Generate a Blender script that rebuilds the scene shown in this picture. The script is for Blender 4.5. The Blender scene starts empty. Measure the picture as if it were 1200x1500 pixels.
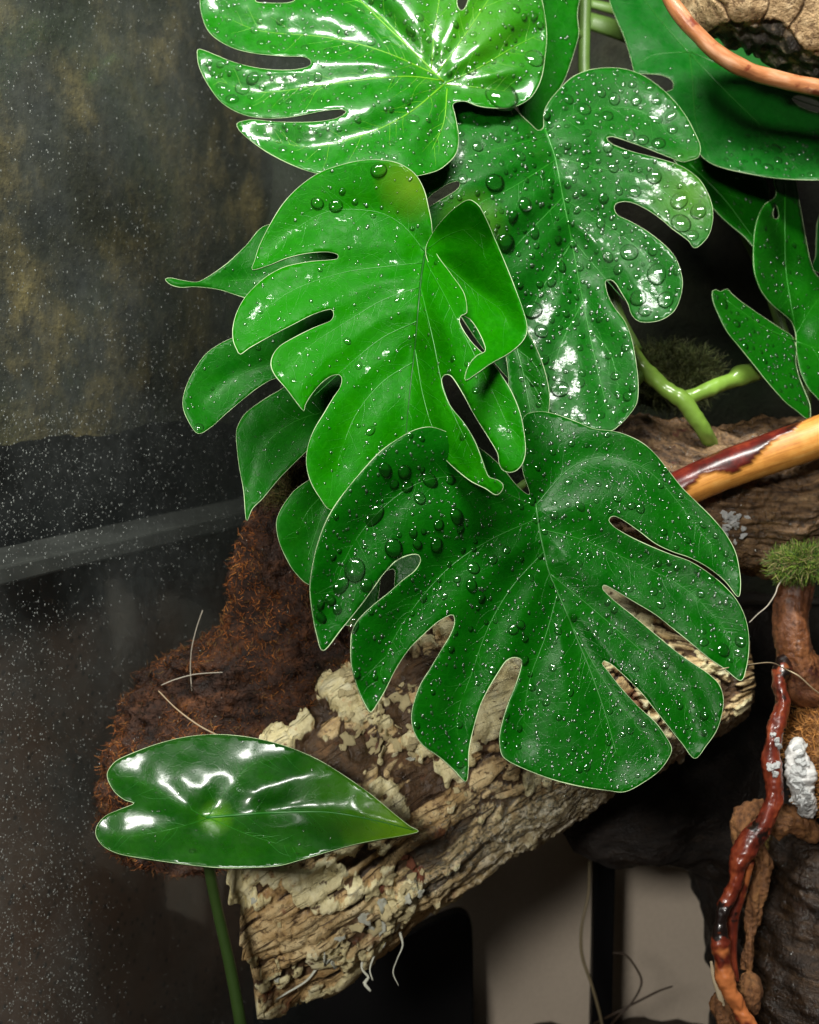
import bpy, math, random
import numpy as np
from mathutils import Vector, Matrix, noise
from mathutils.geometry import delaunay_2d_cdt

random.seed(7); RNG = np.random.default_rng(7)
scene = bpy.context.scene
COL = scene.collection

# ------------------------------------------------------------------ camera
PITCH = math.radians(7.5)
FPX = 1847.0                       # focal length in photograph pixels (1200 wide)
CAM_LOC = Vector((0.0, 0.0, 0.33))
cam = bpy.data.cameras.new('camera'); camo = bpy.data.objects.new('camera', cam)
COL.objects.link(camo); scene.camera = camo
camo.location = CAM_LOC; camo.rotation_euler = (math.pi/2 - PITCH, 0, 0)
cam.sensor_fit = 'HORIZONTAL'; cam.sensor_width = 36.0; cam.lens = 36.0*FPX/1200.0
cam.clip_start = 0.02; cam.clip_end = 20.0
cam.dof.use_dof = True; cam.dof.focus_distance = 0.372; cam.dof.aperture_fstop = 27.0

# ------------------------------------------------------------------ light
w = bpy.data.worlds.new('World'); scene.world = w; w.use_nodes = True
w.node_tree.nodes['Background'].inputs[0].default_value = (1.0, 0.97, 0.92, 1)
w.node_tree.nodes['Background'].inputs[1].default_value = 0.035

def area(name, loc, target, sx, sy, power, color):
    l = bpy.data.lights.new(name, 'AREA'); l.shape = 'RECTANGLE'; l.size = sx; l.size_y = sy
    l.energy = power; l.color = color
    o = bpy.data.objects.new(name, l); COL.objects.link(o); o.location = loc
    o.rotation_euler = (Vector(target) - Vector(loc)).to_track_quat('-Z', 'Y').to_euler()
    return o
area('terrarium_lamp', (0.02, 0.14, 0.80), (0.02, 0.40, 0.32), 0.34, 0.08, 6.6, (1.0, 0.985, 0.93))
area('room_fill', (-0.26, -0.50, 0.62), (0, 0.42, 0.22), 0.14, 0.10, 6.5, (1.0, 0.96, 0.90))  # unseen fill light added to lift front shadows and the back panel

scene.view_settings.view_transform = 'Standard'; scene.view_settings.look = 'None'
scene.view_settings.exposure = 0.0; scene.view_settings.gamma = 1.0
scene.cycles.max_bounces = 5; scene.cycles.use_adaptive_sampling = True; scene.cycles.adaptive_threshold = 0.02; scene.cycles.transparent_max_bounces = 12
scene.cycles.caustics_reflective = False; scene.cycles.caustics_refractive = False; scene.cycles.blur_glossy = 0.3

# ------------------------------------------------------------------ helpers
CAMM = Matrix.Translation(CAM_LOC) @ camo.rotation_euler.to_matrix().to_4x4()
CM = np.array(CAMM)
def PN(xy, d):
    """points of the place: image column/row and distance (m) -> world, vectorised"""
    xy = np.asarray(xy, float).reshape(-1, 2); d = np.broadcast_to(np.asarray(d, float), (len(xy),))
    c = np.stack([(xy[:, 0]-600)/FPX*d, (750-xy[:, 1])/FPX*d, -d, np.ones_like(d)], 1)
    return (c @ CM.T)[:, :3]
def P(x, y, d): return Vector(PN([(x, y)], d)[0])
FWD = np.array((CM[:3, 2])) * -1.0

def spline(pts, step, closed=False):
    """centripetal-ish catmull-rom through rows of any width, resampled to about `step`"""
    p = np.asarray(pts, float); n = len(p); out = []
    rng_ = range(n if closed else n-1)
    for i in rng_:
        p1, p2 = p[i], p[(i+1) % n]
        p0 = p[(i-1) % n] if (closed or i > 0) else 2*p1-p2
        p3 = p[(i+2) % n] if (closed or i < n-2) else 2*p2-p1
        L = np.linalg.norm(p2[:2]-p1[:2])
        m1 = (p2-p0)*0.5; m2 = (p3-p1)*0.5
        for m in (m1, m2):                       # limit overshoot at sharp tips
            l = np.linalg.norm(m[:2])
            if l > L*1.0: m *= L/l
        k = max(1, int(round(L/step)))
        for j in range(k):
            t = j/k
            out.append((2*t**3-3*t*t+1)*p1+(t**3-2*t*t+t)*m1+(-2*t**3+3*t*t)*p2+(t**3-t*t)*m2)
    if not closed: out.append(p[-1])
    return np.array(out)

def seg_dist(q, poly, closed=False):
    q = np.asarray(q, np.float32).reshape(-1, 2); a = np.asarray(poly, np.float32)
    b = np.roll(a, -1, 0) if closed else a[1:]
    if not closed: a = a[:-1]
    ab = b-a; l2 = (ab*ab).sum(1)+1e-9; out = np.empty(len(q)); ch = max(1, 400000//len(a))
    for i in range(0, len(q), ch):
        dx = q[i:i+ch, None, 0]-a[None, :, 0]; dy = q[i:i+ch, None, 1]-a[None, :, 1]
        t = np.minimum(np.maximum((dx*ab[:, 0]+dy*ab[:, 1])/l2, 0), 1)
        dx -= t*ab[:, 0]; dy -= t*ab[:, 1]; out[i:i+ch] = np.sqrt((dx*dx+dy*dy).min(1))
    return out

def inside(q, poly):
    q = np.asarray(q, np.float64).reshape(-1, 2); p = np.asarray(poly, np.float64); p2 = np.roll(p, -1, 0)
    k = p[:, 1] != p2[:, 1]; p, p2 = p[k], p2[k]; sl = (p2[:, 0]-p[:, 0])/(p2[:, 1]-p[:, 1])
    out = np.empty(len(q), bool); ch = max(1, 400000//len(p))
    for i in range(0, len(q), ch):
        y = q[i:i+ch, None, 1]
        c = ((p[None, :, 1] > y) != (p2[None, :, 1] > y)) & (q[i:i+ch, None, 0] < sl*(y-p[None, :, 1])+p[None, :, 0])
        out[i:i+ch] = (c.sum(1) % 2) == 1
    return out

class TPS:
    def __init__(s, ctrl):
        c = np.asarray(ctrl, float); s.c = c[:, :2]/100; n = len(c)
        K = s.phi(np.linalg.norm(s.c[:, None]-s.c[None], axis=2)) + np.eye(n)*0.03
        A = np.zeros((n+3, n+3)); A[:n, :n] = K; A[:n, n] = 1; A[:n, n+1:] = s.c
        A[n:, :n] = A[:n, n:].T
        s.w = np.linalg.solve(A, np.r_[c[:, 2], 0, 0, 0]); s.n = n
    @staticmethod
    def phi(r): return np.where(r > 1e-9, r*r*np.log(np.maximum(r, 1e-9)), 0)
    def __call__(s, q):
        q = np.asarray(q, float)/100
        return s.phi(np.linalg.norm(q[:, None]-s.c[None], axis=2)) @ s.w[:s.n] + s.w[s.n] + q @ s.w[s.n+1:]

def tag(o, label=None, cat=None, group=None, kind=None):
    if label: o['label'] = label
    if cat: o['category'] = cat
    if group: o['group'] = group
    if kind: o['kind'] = kind
    return o

def mesh_obj(name, verts, faces, mat, parent=None, smooth=True, uv=None, attrs=None, cols=None):
    me = bpy.data.meshes.new(name)
    me.from_pydata([tuple(v) for v in verts], [], [tuple(int(i) for i in f) for f in faces]); me.update()
    if smooth: me.polygons.foreach_set('use_smooth', [True]*len(me.polygons))
    if uv is not None:
        l = me.uv_layers.new(name='UVMap'); idx = np.zeros(len(me.loops), int)
        me.loops.foreach_get('vertex_index', idx)
        l.data.foreach_set('uv', np.asarray(uv, float)[idx].ravel())
    for k, a in (attrs or {}).items():
        at = me.attributes.new(k, 'FLOAT', 'POINT'); at.data.foreach_set('value', np.asarray(a, float))
    if cols is not None:
        at = me.attributes.new('col', 'FLOAT_COLOR', 'POINT')
        c = np.ones((len(verts), 4)); c[:, :3] = cols; at.data.foreach_set('color', c.ravel())
    if mat: me.materials.append(mat)
    o = bpy.data.objects.new(name, me); COL.objects.link(o)
    if parent: o.parent = parent
    return o

def empty(name, loc=(0, 0, 0)):
    o = bpy.data.objects.new(name, None); COL.objects.link(o); o.location = (0, 0, 0)
    o.empty_display_size = 0.01
    return o

def tube(path, rad, n=8, ell=1.0, cap=True):
    """path (m,3), rad (m,) -> verts, faces, uv in metres (s along, t around)"""
    p = np.asarray(path, float); r = np.broadcast_to(np.asarray(rad, float), (len(p),)); m = len(p)
    T = np.gradient(p, axis=0); T /= np.linalg.norm(T, axis=1)[:, None]+1e-12
    u = np.cross(T[0], FWD); 
    if np.linalg.norm(u) < 1e-3: u = np.cross(T[0], (0, 0, 1.0))
    u /= np.linalg.norm(u); V = []; UV = []
    s = np.r_[0, np.cumsum(np.linalg.norm(np.diff(p, axis=0), axis=1))]
    for i in range(m):
        u = u-T[i]*(u @ T[i]); u /= np.linalg.norm(u); b = np.cross(T[i], u)
        a = np.arange(n)/n*2*math.pi
        V.append(p[i]+r[i]*(np.cos(a)[:, None]*u+ell*np.sin(a)[:, None]*b))
        UV.append(np.stack([np.full(n, s[i]), a*r.mean()], 1))
    F = [(i*n+j, i*n+(j+1) % n, (i+1)*n+(j+1) % n, (i+1)*n+j) for i in range(m-1) for j in range(n)]
    if cap: F += [tuple(range(n-1, -1, -1)), tuple((m-1)*n+j for j in range(n))]
    return np.concatenate(V), F, np.concatenate(UV)

def tube_obj(name, pts, mat, parent=None, n=10, step=8, ell=1.0, disp=None):
    """pts: rows (x, y, depth m, radius px)"""
    q = spline(pts, step); path = PN(q[:, :2], q[:, 2]); rad = q[:, 3]*q[:, 2]/FPX
    V, F, UV = tube(path, rad, n, ell)
    if disp: V = displace(V, path, n, disp)
    return mesh_obj(name, V, F, mat, parent, uv=UV)

def displace(V, path, n, fn):
    c = np.repeat(np.asarray(path), n, axis=0); d = V-c; L = np.linalg.norm(d, axis=1)+1e-9
    h = np.array([fn(Vector(v)) for v in V]); return V+d/L[:, None]*h[:, None]

def loft(sections, nlen, nring, disp=None, cap=True, rag=0.0):
    """sections: rows (x_top, y_top, x_bot, y_bot, depth, half-depth). returns verts, faces, uv, extra"""
    s = np.asarray(sections, float); 
    t = np.linspace(0, len(s)-1, nlen); q = np.stack([np.interp(t, range(len(s)), s[:, k]) for k in range(6)], 1)
    k = max(1, nlen//len(s)//2); ker = np.ones(2*k+1)/(2*k+1)       # round the corners of the profile
    for c in range(6): q[:, c] = np.convolve(np.pad(q[:, c], k, mode='reflect', reflect_type='odd'), ker, 'valid')
    top = PN(q[:, :2], q[:, 4]); bot = PN(q[:, 2:4], q[:, 4]); c = (top+bot)/2; a = (top-bot)/2
    ang = np.arange(nring)/nring*2*math.pi
    V = c[:, None]+a[:, None]*np.cos(ang)[None, :, None]-FWD[None, None]*(q[:, 5, None]*np.sin(ang)[None])[:, :, None]
    slen = np.r_[0, np.cumsum(np.linalg.norm(np.diff(c, axis=0), axis=1))]
    R = np.linalg.norm(a, axis=1).mean()
    UV = np.stack([np.repeat(slen[:, None], nring, 1), np.repeat((ang*R)[None], nlen, 0)], 2)
    Nn = a[:, None]*np.cos(ang)[None, :, None]/(np.linalg.norm(a, axis=1)**2)[:, None, None] - FWD*(np.sin(ang)[None]/q[:, 5, None])[:, :, None]
    Nn /= np.linalg.norm(Nn, axis=2)[:, :, None]
    V = V.reshape(-1, 3); UV = UV.reshape(-1, 2); Nn = Nn.reshape(-1, 3); ex = {}
    if disp is not None:
        r = [disp(Vector(V[i]), UV[i][0], UV[i][1]) for i in range(len(V))]
        h = np.array([x[0] for x in r]); V = V+Nn*h[:, None]
        ex = {'a': np.array([x[1] for x in r]), 'b': np.array([x[2] for x in r]), 'c': np.array([x[3] if len(x) > 3 else 0.0 for x in r])}
    if rag:
        ax = c[min(8, nlen-1)]-c[0]; ax /= np.linalg.norm(ax)
        V = V-ax*np.array([rag*(noise.noise((t_*70, 0.5, 1))+0.7*noise.noise((t_*230, 2.5, 1))-0.2)*max(0, 1-s_/0.03) for s_, t_ in UV])[:, None]
    n = nring
    F = [(i*n+j, (i+1)*n+j, (i+1)*n+(j+1) % n, i*n+(j+1) % n) for i in range(nlen-1) for j in range(n)]
    f0 = F[(nlen//2)*n+n//4]; e = np.cross(V[f0[1]]-V[f0[0]], V[f0[2]]-V[f0[0]])
    if e @ Nn[f0[0]] < 0: F = [f[::-1] for f in F]
    if cap:                                                     # domed / ragged end caps
        for i, sg in ((0, -1), (nlen-1, 1)):
            base = i*n; cc = V[base:base+n].mean(0); dirv = c[i]-c[min(max(i-sg*3, 0), nlen-1)]
            dirv = dirv/(np.linalg.norm(dirv)+1e-9); prev = base
            for ring, f in enumerate((0.8, 0.55, 0.25)):
                st = len(V)
                newv = cc+(V[base:base+n]-cc)*f+dirv*R*0.10*(1-f)
                newv = newv + np.array([[noise.noise(Vector(v)*160)*0.0015]*3 for v in newv])
                V = np.concatenate([V, newv]); UV = np.concatenate([UV, UV[base:base+n]])
                for k2 in ex: ex[k2] = np.r_[ex[k2], np.zeros(n)]
                for j in range(n):
                    f4 = (prev+j, prev+(j+1) % n, st+(j+1) % n, st+j)
                    F.append(f4 if sg > 0 else f4[::-1])
                prev = st
            F.append(tuple(prev+j for j in range(n)) if sg > 0 else tuple(prev+j for j in range(n-1, -1, -1)))
    return V, F, UV, ex

def fbm(v, o=4): return noise.fractal(v, 1.0, 2.1, o)
def sst(a, b, x):
    t = min(1, max(0, (x-a)/(b-a))); return t*t*(3-2*t)

# ------------------------------------------------------------------ materials
class M:
    def __init__(s, name):
        s.m = bpy.data.materials.new(name); s.m.use_nodes = True; s.t = s.m.node_tree; s.n = s.t.nodes
        s.b = s.n['Principled BSDF']; s.out = s.n['Material Output']
    def add(s, kind, ins=None, **pr):
        nd = s.n.new(kind)
        for k, v in pr.items(): setattr(nd, k, v)
        for k, v in (ins or {}).items():
            if isinstance(v, bpy.types.NodeSocket): s.t.links.new(v, nd.inputs[k])
            else: nd.inputs[k].default_value = v
        return nd
    def set(s, **kw):
        for k, v in kw.items():
            k = k.replace('_', ' ')
            if isinstance(v, bpy.types.NodeSocket): s.t.links.new(v, s.b.inputs[k])
            else: s.b.inputs[k].default_value = v
    def coord(s, kind='Object', scale=(1, 1, 1)):
        tc = s.add('ShaderNodeTexCoord'); mp = s.add('ShaderNodeMapping', {'Vector': tc.outputs[kind], 'Scale': scale})
        return mp.outputs[0]
    def noise(s, v, scale, detail=5, rough=0.6, dist=0.0):
        return s.add('ShaderNodeTexNoise', {'Vector': v, 'Scale': scale, 'Detail': detail, 'Roughness': rough, 'Distortion': dist}).outputs[0]
    def ramp(s, f, stops, interp='LINEAR'):
        r = s.add('ShaderNodeValToRGB', {'Fac': f}); e = r.color_ramp.elements; r.color_ramp.interpolation = interp
        while len(e) < len(stops): e.new(0.5)
        for el, (p, c) in zip(e, stops):
            el.position = p; el.color = (*c, 1) if not isinstance(c, (int, float)) else (c, c, c, 1)
        return r.outputs[0]
    def mix(s, f, a, b):
        n = s.add('ShaderNodeMix', data_type='RGBA')
        for k, v in ((0, f), (6, a), (7, b)):
            if isinstance(v, bpy.types.NodeSocket): s.t.links.new(v, n.inputs[k])
            else: n.inputs[k].default_value = v if k == 0 else (*v, 1)
        return n.outputs[2]
    def math(s, op, a, b=0.0):
        n = s.add('ShaderNodeMath', operation=op)
        for k, v in ((0, a), (1, b)):
            if isinstance(v, bpy.types.NodeSocket): s.t.links.new(v, n.inputs[k])
            else: n.inputs[k].default_value = v
        return n.outputs[0]
    def attr(s, name, o=2): return s.add('ShaderNodeAttribute', attribute_name=name).outputs[o]
    def bump(s, h, strength=0.5, dist=0.001, normal=None):
        d = {'Height': h, 'Strength': strength, 'Distance': dist}
        if normal: d['Normal'] = normal
        return s.add('ShaderNodeBump', d).outputs[0]
    def surface(s, sh): s.t.links.new(sh, s.out.inputs['Surface'])

def leaf_mat(name, base, light, rough=0.38, wet=0.5, coat_r=0.06, transl=0.14, blotch=0.35, wetscale=1.3, netw=0.07, spots=(), film=0.35, fscale=8.0, spec=0.25, cior=1.33):
    m = M(name); uv = m.coord('UV')
    dv = m.attr('dv')
    n1 = m.noise(uv, 2.2, 4, 0.6); n2 = m.noise(uv, 14, 4, 0.65)
    vor = m.add('ShaderNodeTexVoronoi', {'Vector': m.add('ShaderNodeMix', {0: 0.06, 4: uv, 5: m.add('ShaderNodeTexNoise', {'Vector': uv, 'Scale': 9.0}).outputs[1]}, data_type='VECTOR').outputs[1], 'Scale': 7.0}, feature='DISTANCE_TO_EDGE')
    net = m.ramp(vor.outputs['Distance'], [(0.0, 1.0), (0.05, 0.0)])
    c = m.mix(m.math('MULTIPLY', m.ramp(n1, [(0.35, 0.0), (0.75, 1.0)]), blotch), base, light)
    c = m.mix(m.math('MULTIPLY', net, netw), c, [min(1, x*1.5+0.01) for x in light])
    veinf = m.ramp(dv, [(0.0, 1.0), (0.09, 0.35), (0.22, 0.0)])     # dv scaled to 0..1 over 40 px
    c = m.mix(m.math('MULTIPLY', veinf, 0.3), c, light)
    c = m.mix(m.math('MULTIPLY', m.ramp(n2, [(0.42, 0.0), (0.7, 1.0)]), 0.38), c, [x*0.5 for x in base])
    n4 = m.noise(uv, 70, 3, 0.6); c = m.mix(m.math('MULTIPLY', m.ramp(n4, [(0.5, 0.0), (0.72, 1.0)]), 0.22), c, light)
    for x, y, r, colr, st in spots:
        dd = m.add('ShaderNodeVectorMath', {0: uv, 1: (x/100, y/100, 0)}, operation='DISTANCE').outputs['Value']
        f = m.math('MULTIPLY', m.ramp(m.math('ADD', m.math('DIVIDE', dd, r/100), m.math('MULTIPLY', m.math('SUBTRACT', n1, 0.5), 0.5)), [(0.0, 1.0), (1.0, 0.0)]), st)
        c = m.mix(f, c, colr)
    wn = m.noise(uv, wetscale, 5, 0.62, 0.6)
    wetm = m.ramp(wn, [(0.66-0.34*wet, 0.0), (0.70-0.34*wet, 1.0)])
    micro = m.noise(uv, 55, 3, 0.6); beads = m.add('ShaderNodeTexVoronoi', {'Vector': uv, 'Scale': 30.0}).outputs['Distance']
    bd = m.ramp(beads, [(0.0, 1.0), (0.38, 0.0)])
    h = m.math('ADD', m.math('MULTIPLY', micro, 0.25), m.math('MULTIPLY', bd, 0.35))
    h = m.math('SUBTRACT', h, m.math('MULTIPLY', net, 0.25))
    nb = m.bump(h, 0.28, 0.0004)
    film = m.bump(m.noise(uv, fscale, 3, 0.5), film, 0.0011)
    m.set(Base_Color=c, Roughness=m.ramp(m.noise(uv, 5.0, 4, 0.6), [(0.35, rough*0.75), (0.65, min(0.7, rough*1.5))]), Specular_IOR_Level=spec, Normal=nb,
          Coat_Weight=m.math('MULTIPLY', wetm, 0.9), Coat_Roughness=coat_r, Coat_IOR=cior, Coat_Normal=film)
    tr = m.add('ShaderNodeBsdfTranslucent', {'Color': (*[min(1, x*1.6) for x in light], 1)})
    mx = m.add('ShaderNodeMixShader', {0: transl, 1: m.b.outputs[0], 2: tr.outputs[0]})
    m.surface(mx.outputs[0]); return m.m

def plain(name, color, rough=0.5, spec=0.5, var=0.25, scale=200, bump=0.3, coat=0.0):
    m = M(name); v = m.coord(); n = m.noise(v, scale, 5, 0.6)
    c = m.mix(n, [x*(1-var) for x in color], [min(1, x*(1+var)) for x in color])
    m.set(Base_Color=c, Roughness=rough, Specular_IOR_Level=spec, Normal=m.bump(n, bump, 0.0005), Coat_Weight=coat, Coat_Roughness=0.08)
    return m.m

def wood(name, stops, grain=(60, 500, 1), spot=None, rough=(0.5, 0.85), bump=0.8, bdist=0.0012, coat=0.0, kind='UV', scale=1.0):
    m = M(name); g = m.coord(kind, grain); o = m.coord('Object')
    n1 = m.noise(g, scale, 6, 0.65, 0.5); n2 = m.noise(o, 140, 6, 0.7)
    f = m.math('ADD', m.math('MULTIPLY', n1, 0.6), m.math('MULTIPLY', n2, 0.4))
    c = m.ramp(f, stops)
    if spot:
        for sc, th, colr in spot:
            sp = m.ramp(m.noise(o, sc, 5, 0.65), [(th, 0.0), (th+0.04, 1.0)])
            c = m.mix(sp, c, colr)
    rr = m.ramp(m.noise(o, 60, 3), [(0.4, rough[0]), (0.6, rough[1])])
    n5 = m.noise(o, 520, 4, 0.7); c = m.mix(m.ramp(n5, [(0.36, 0.6), (0.5, 0.0)]), c, [x*0.5 for x in stops[0][1]])
    m.set(Base_Color=c, Roughness=rr, Normal=m.bump(m.math('ADD', f, m.math('MULTIPLY', n5, 0.45)), bump, bdist*1.3), Coat_Weight=coat, Coat_Roughness=0.12)
    return m.m

def water_mat(name, clear, rough, haze=0.0, add=0.025):
    m = M(name)
    g = m.add('ShaderNodeBsdfRefraction', {'Roughness': 0.0, 'IOR': 1.33, 'Color': (1, 1, 1, 1)})
    t = m.add('ShaderNodeBsdfTransparent', {'Color': (0.98, 1.0, 0.98, 1)})
    mx = m.add('ShaderNodeMixShader', {0: clear, 1: g.outputs[0], 2: t.outputs[0]})
    gl = m.add('ShaderNodeBsdfGlossy', {'Roughness': rough, 'Color': (1, 1, 1, 1)})
    fr = m.add('ShaderNodeFresnel', {'IOR': 1.33})
    m2 = m.add('ShaderNodeMixShader', {0: m.math('ADD', m.math('MULTIPLY', fr.outputs[0], 0.9), add), 1: mx.outputs[0], 2: gl.outputs[0]})
    if haze:
        d = m.add('ShaderNodeBsdfDiffuse', {'Color': (0.85, 0.9, 0.85, 1)}); m2 = m.add('ShaderNodeMixShader', {0: haze, 1: m2.outputs[0], 2: d.outputs[0]})  # whitish diffuse share stands in for light refracted by the beads
    m.surface(m2.outputs[0]); return m.m

WATER = water_mat('water', 0.90, 0.07)
FINE = water_mat('fine_water', 0.92, 0.20, 0.008, 0.075)
LIGHTG = (0.06, 0.34, 0.03)
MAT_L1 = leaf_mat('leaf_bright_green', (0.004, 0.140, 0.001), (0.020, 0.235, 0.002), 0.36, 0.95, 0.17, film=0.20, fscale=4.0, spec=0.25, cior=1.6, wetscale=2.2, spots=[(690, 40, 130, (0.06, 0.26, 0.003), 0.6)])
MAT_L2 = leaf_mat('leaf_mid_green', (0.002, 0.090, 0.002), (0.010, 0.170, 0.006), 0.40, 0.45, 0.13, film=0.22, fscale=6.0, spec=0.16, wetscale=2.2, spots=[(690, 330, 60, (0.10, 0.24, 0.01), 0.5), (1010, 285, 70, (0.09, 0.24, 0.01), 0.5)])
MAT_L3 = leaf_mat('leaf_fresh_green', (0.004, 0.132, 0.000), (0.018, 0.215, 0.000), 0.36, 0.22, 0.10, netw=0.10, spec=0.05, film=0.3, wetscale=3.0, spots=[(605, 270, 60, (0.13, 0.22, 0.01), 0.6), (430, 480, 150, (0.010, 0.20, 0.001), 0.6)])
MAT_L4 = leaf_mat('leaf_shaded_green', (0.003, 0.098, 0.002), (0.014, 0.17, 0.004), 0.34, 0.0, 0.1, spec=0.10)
MAT_L5 = leaf_mat('leaf_deep_green', (0.001, 0.066, 0.001), (0.008, 0.145, 0.003), 0.28, 0.0, 0.09, netw=0.05, spec=0.10)
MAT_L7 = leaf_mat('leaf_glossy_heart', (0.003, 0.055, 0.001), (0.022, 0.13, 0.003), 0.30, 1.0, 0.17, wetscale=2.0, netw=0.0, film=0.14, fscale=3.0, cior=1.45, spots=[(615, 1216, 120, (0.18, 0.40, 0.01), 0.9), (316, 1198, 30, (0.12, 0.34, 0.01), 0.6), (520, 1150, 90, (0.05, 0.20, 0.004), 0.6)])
MAT_L8 = leaf_mat('leaf_dark_matte', (0.003, 0.100, 0.006), (0.012, 0.16, 0.012), 0.42, 0.0, 0.15, spec=0.25)
MARGIN = plain('leaf_margin', (0.50, 0.66, 0.36), 0.45, 0.5, 0.2, 400, 0.1)
VEIN = plain('leaf_vein', (0.012, 0.17, 0.005), 0.4, 0.5, 0.2, 300, 0.1)
VEIN_Y = plain('leaf_vein_yellow', (0.12, 0.34, 0.008), 0.4, 0.5, 0.2, 300, 0.1)
VEIN_D = plain('leaf_vein_dark', (0.012, 0.12, 0.008), 0.4, 0.5, 0.2, 300, 0.1)
VEIN_M = plain('leaf_midrib_shade', (0.003, 0.070, 0.001), 0.4, 0.3, 0.2, 300, 0.1)  # midrib darkened in colour for the shade in its fold
STEM = plain('stem_green', (0.20, 0.36, 0.05), 0.35, 0.5, 0.35, 150, 0.4, 0.5)
STEM_D = plain('stem_olive', (0.10, 0.19, 0.035), 0.45, 0.5, 0.35, 150, 0.4)

# ------------------------------------------------------------------ drops
def dome_template(seg, rings, h=0.48):
    V = [(0, 0, h)]
    for k in range(1, rings+1):
        a = k/rings*math.pi/2; r = math.sin(a)**0.9; z = h*math.cos(a)
        V += [(r*math.cos(j/seg*2*math.pi), r*math.sin(j/seg*2*math.pi), z) for j in range(seg)]
    b = len(V); V += [(0.9*math.cos(j/seg*2*math.pi), 0.9*math.sin(j/seg*2*math.pi), -0.12) for j in range(seg)]
    F = [(0, 1+j, 1+(j+1) % seg) for j in range(seg)]
    for k in range(rings):
        a0 = 1+k*seg; a1 = a0+seg
        F += [(a0+j, a1+j, a1+(j+1) % seg, a0+(j+1) % seg) for j in range(seg)]
    F.append(tuple(b+j for j in range(seg-1, -1, -1)))
    return np.array(V), F
DV, DF = dome_template(18, 6)
DROP_MESH = None
def drop_mesh():
    global DROP_MESH
    if DROP_MESH is None:
        me = bpy.data.meshes.new('water_droplet'); me.from_pydata([tuple(v) for v in DV], [], DF); me.update()
        me.polygons.foreach_set('use_smooth', [True]*len(me.polygons)); me.materials.append(WATER); DROP_MESH = me
    return DROP_MESH
FV, FF = dome_template(7, 2)

def frame_for(n, up=(0, 0, 1)):
    n = n/np.linalg.norm(n, axis=1)[:, None]; u = np.broadcast_to(np.array(up, float), n.shape)
    u = u-n*(n*u).sum(1)[:, None]; u /= np.linalg.norm(u, axis=1)[:, None]+1e-9
    return np.cross(u, n), u, n
def fine_drops(name, pos, nor, rad, parent, mat=None, stretch=None):
    if not len(pos): return None
    a, b, c = frame_for(nor); k = len(FV)
    st = stretch if stretch is not None else np.ones(len(pos))
    V = pos[:, None]+rad[:, None, None]*(FV[None, :, 0, None]*a[:, None]+(st[:, None]*FV[None, :, 1])[:, :, None]*b[:, None]+FV[None, :, 2, None]*c[:, None])
    F = [tuple(i*k+j for j in f) for i in range(len(pos)) for f in FF]
    o = mesh_obj(name, V.reshape(-1, 3), F, mat or FINE, parent); o['kind'] = 'stuff'; return o

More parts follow.
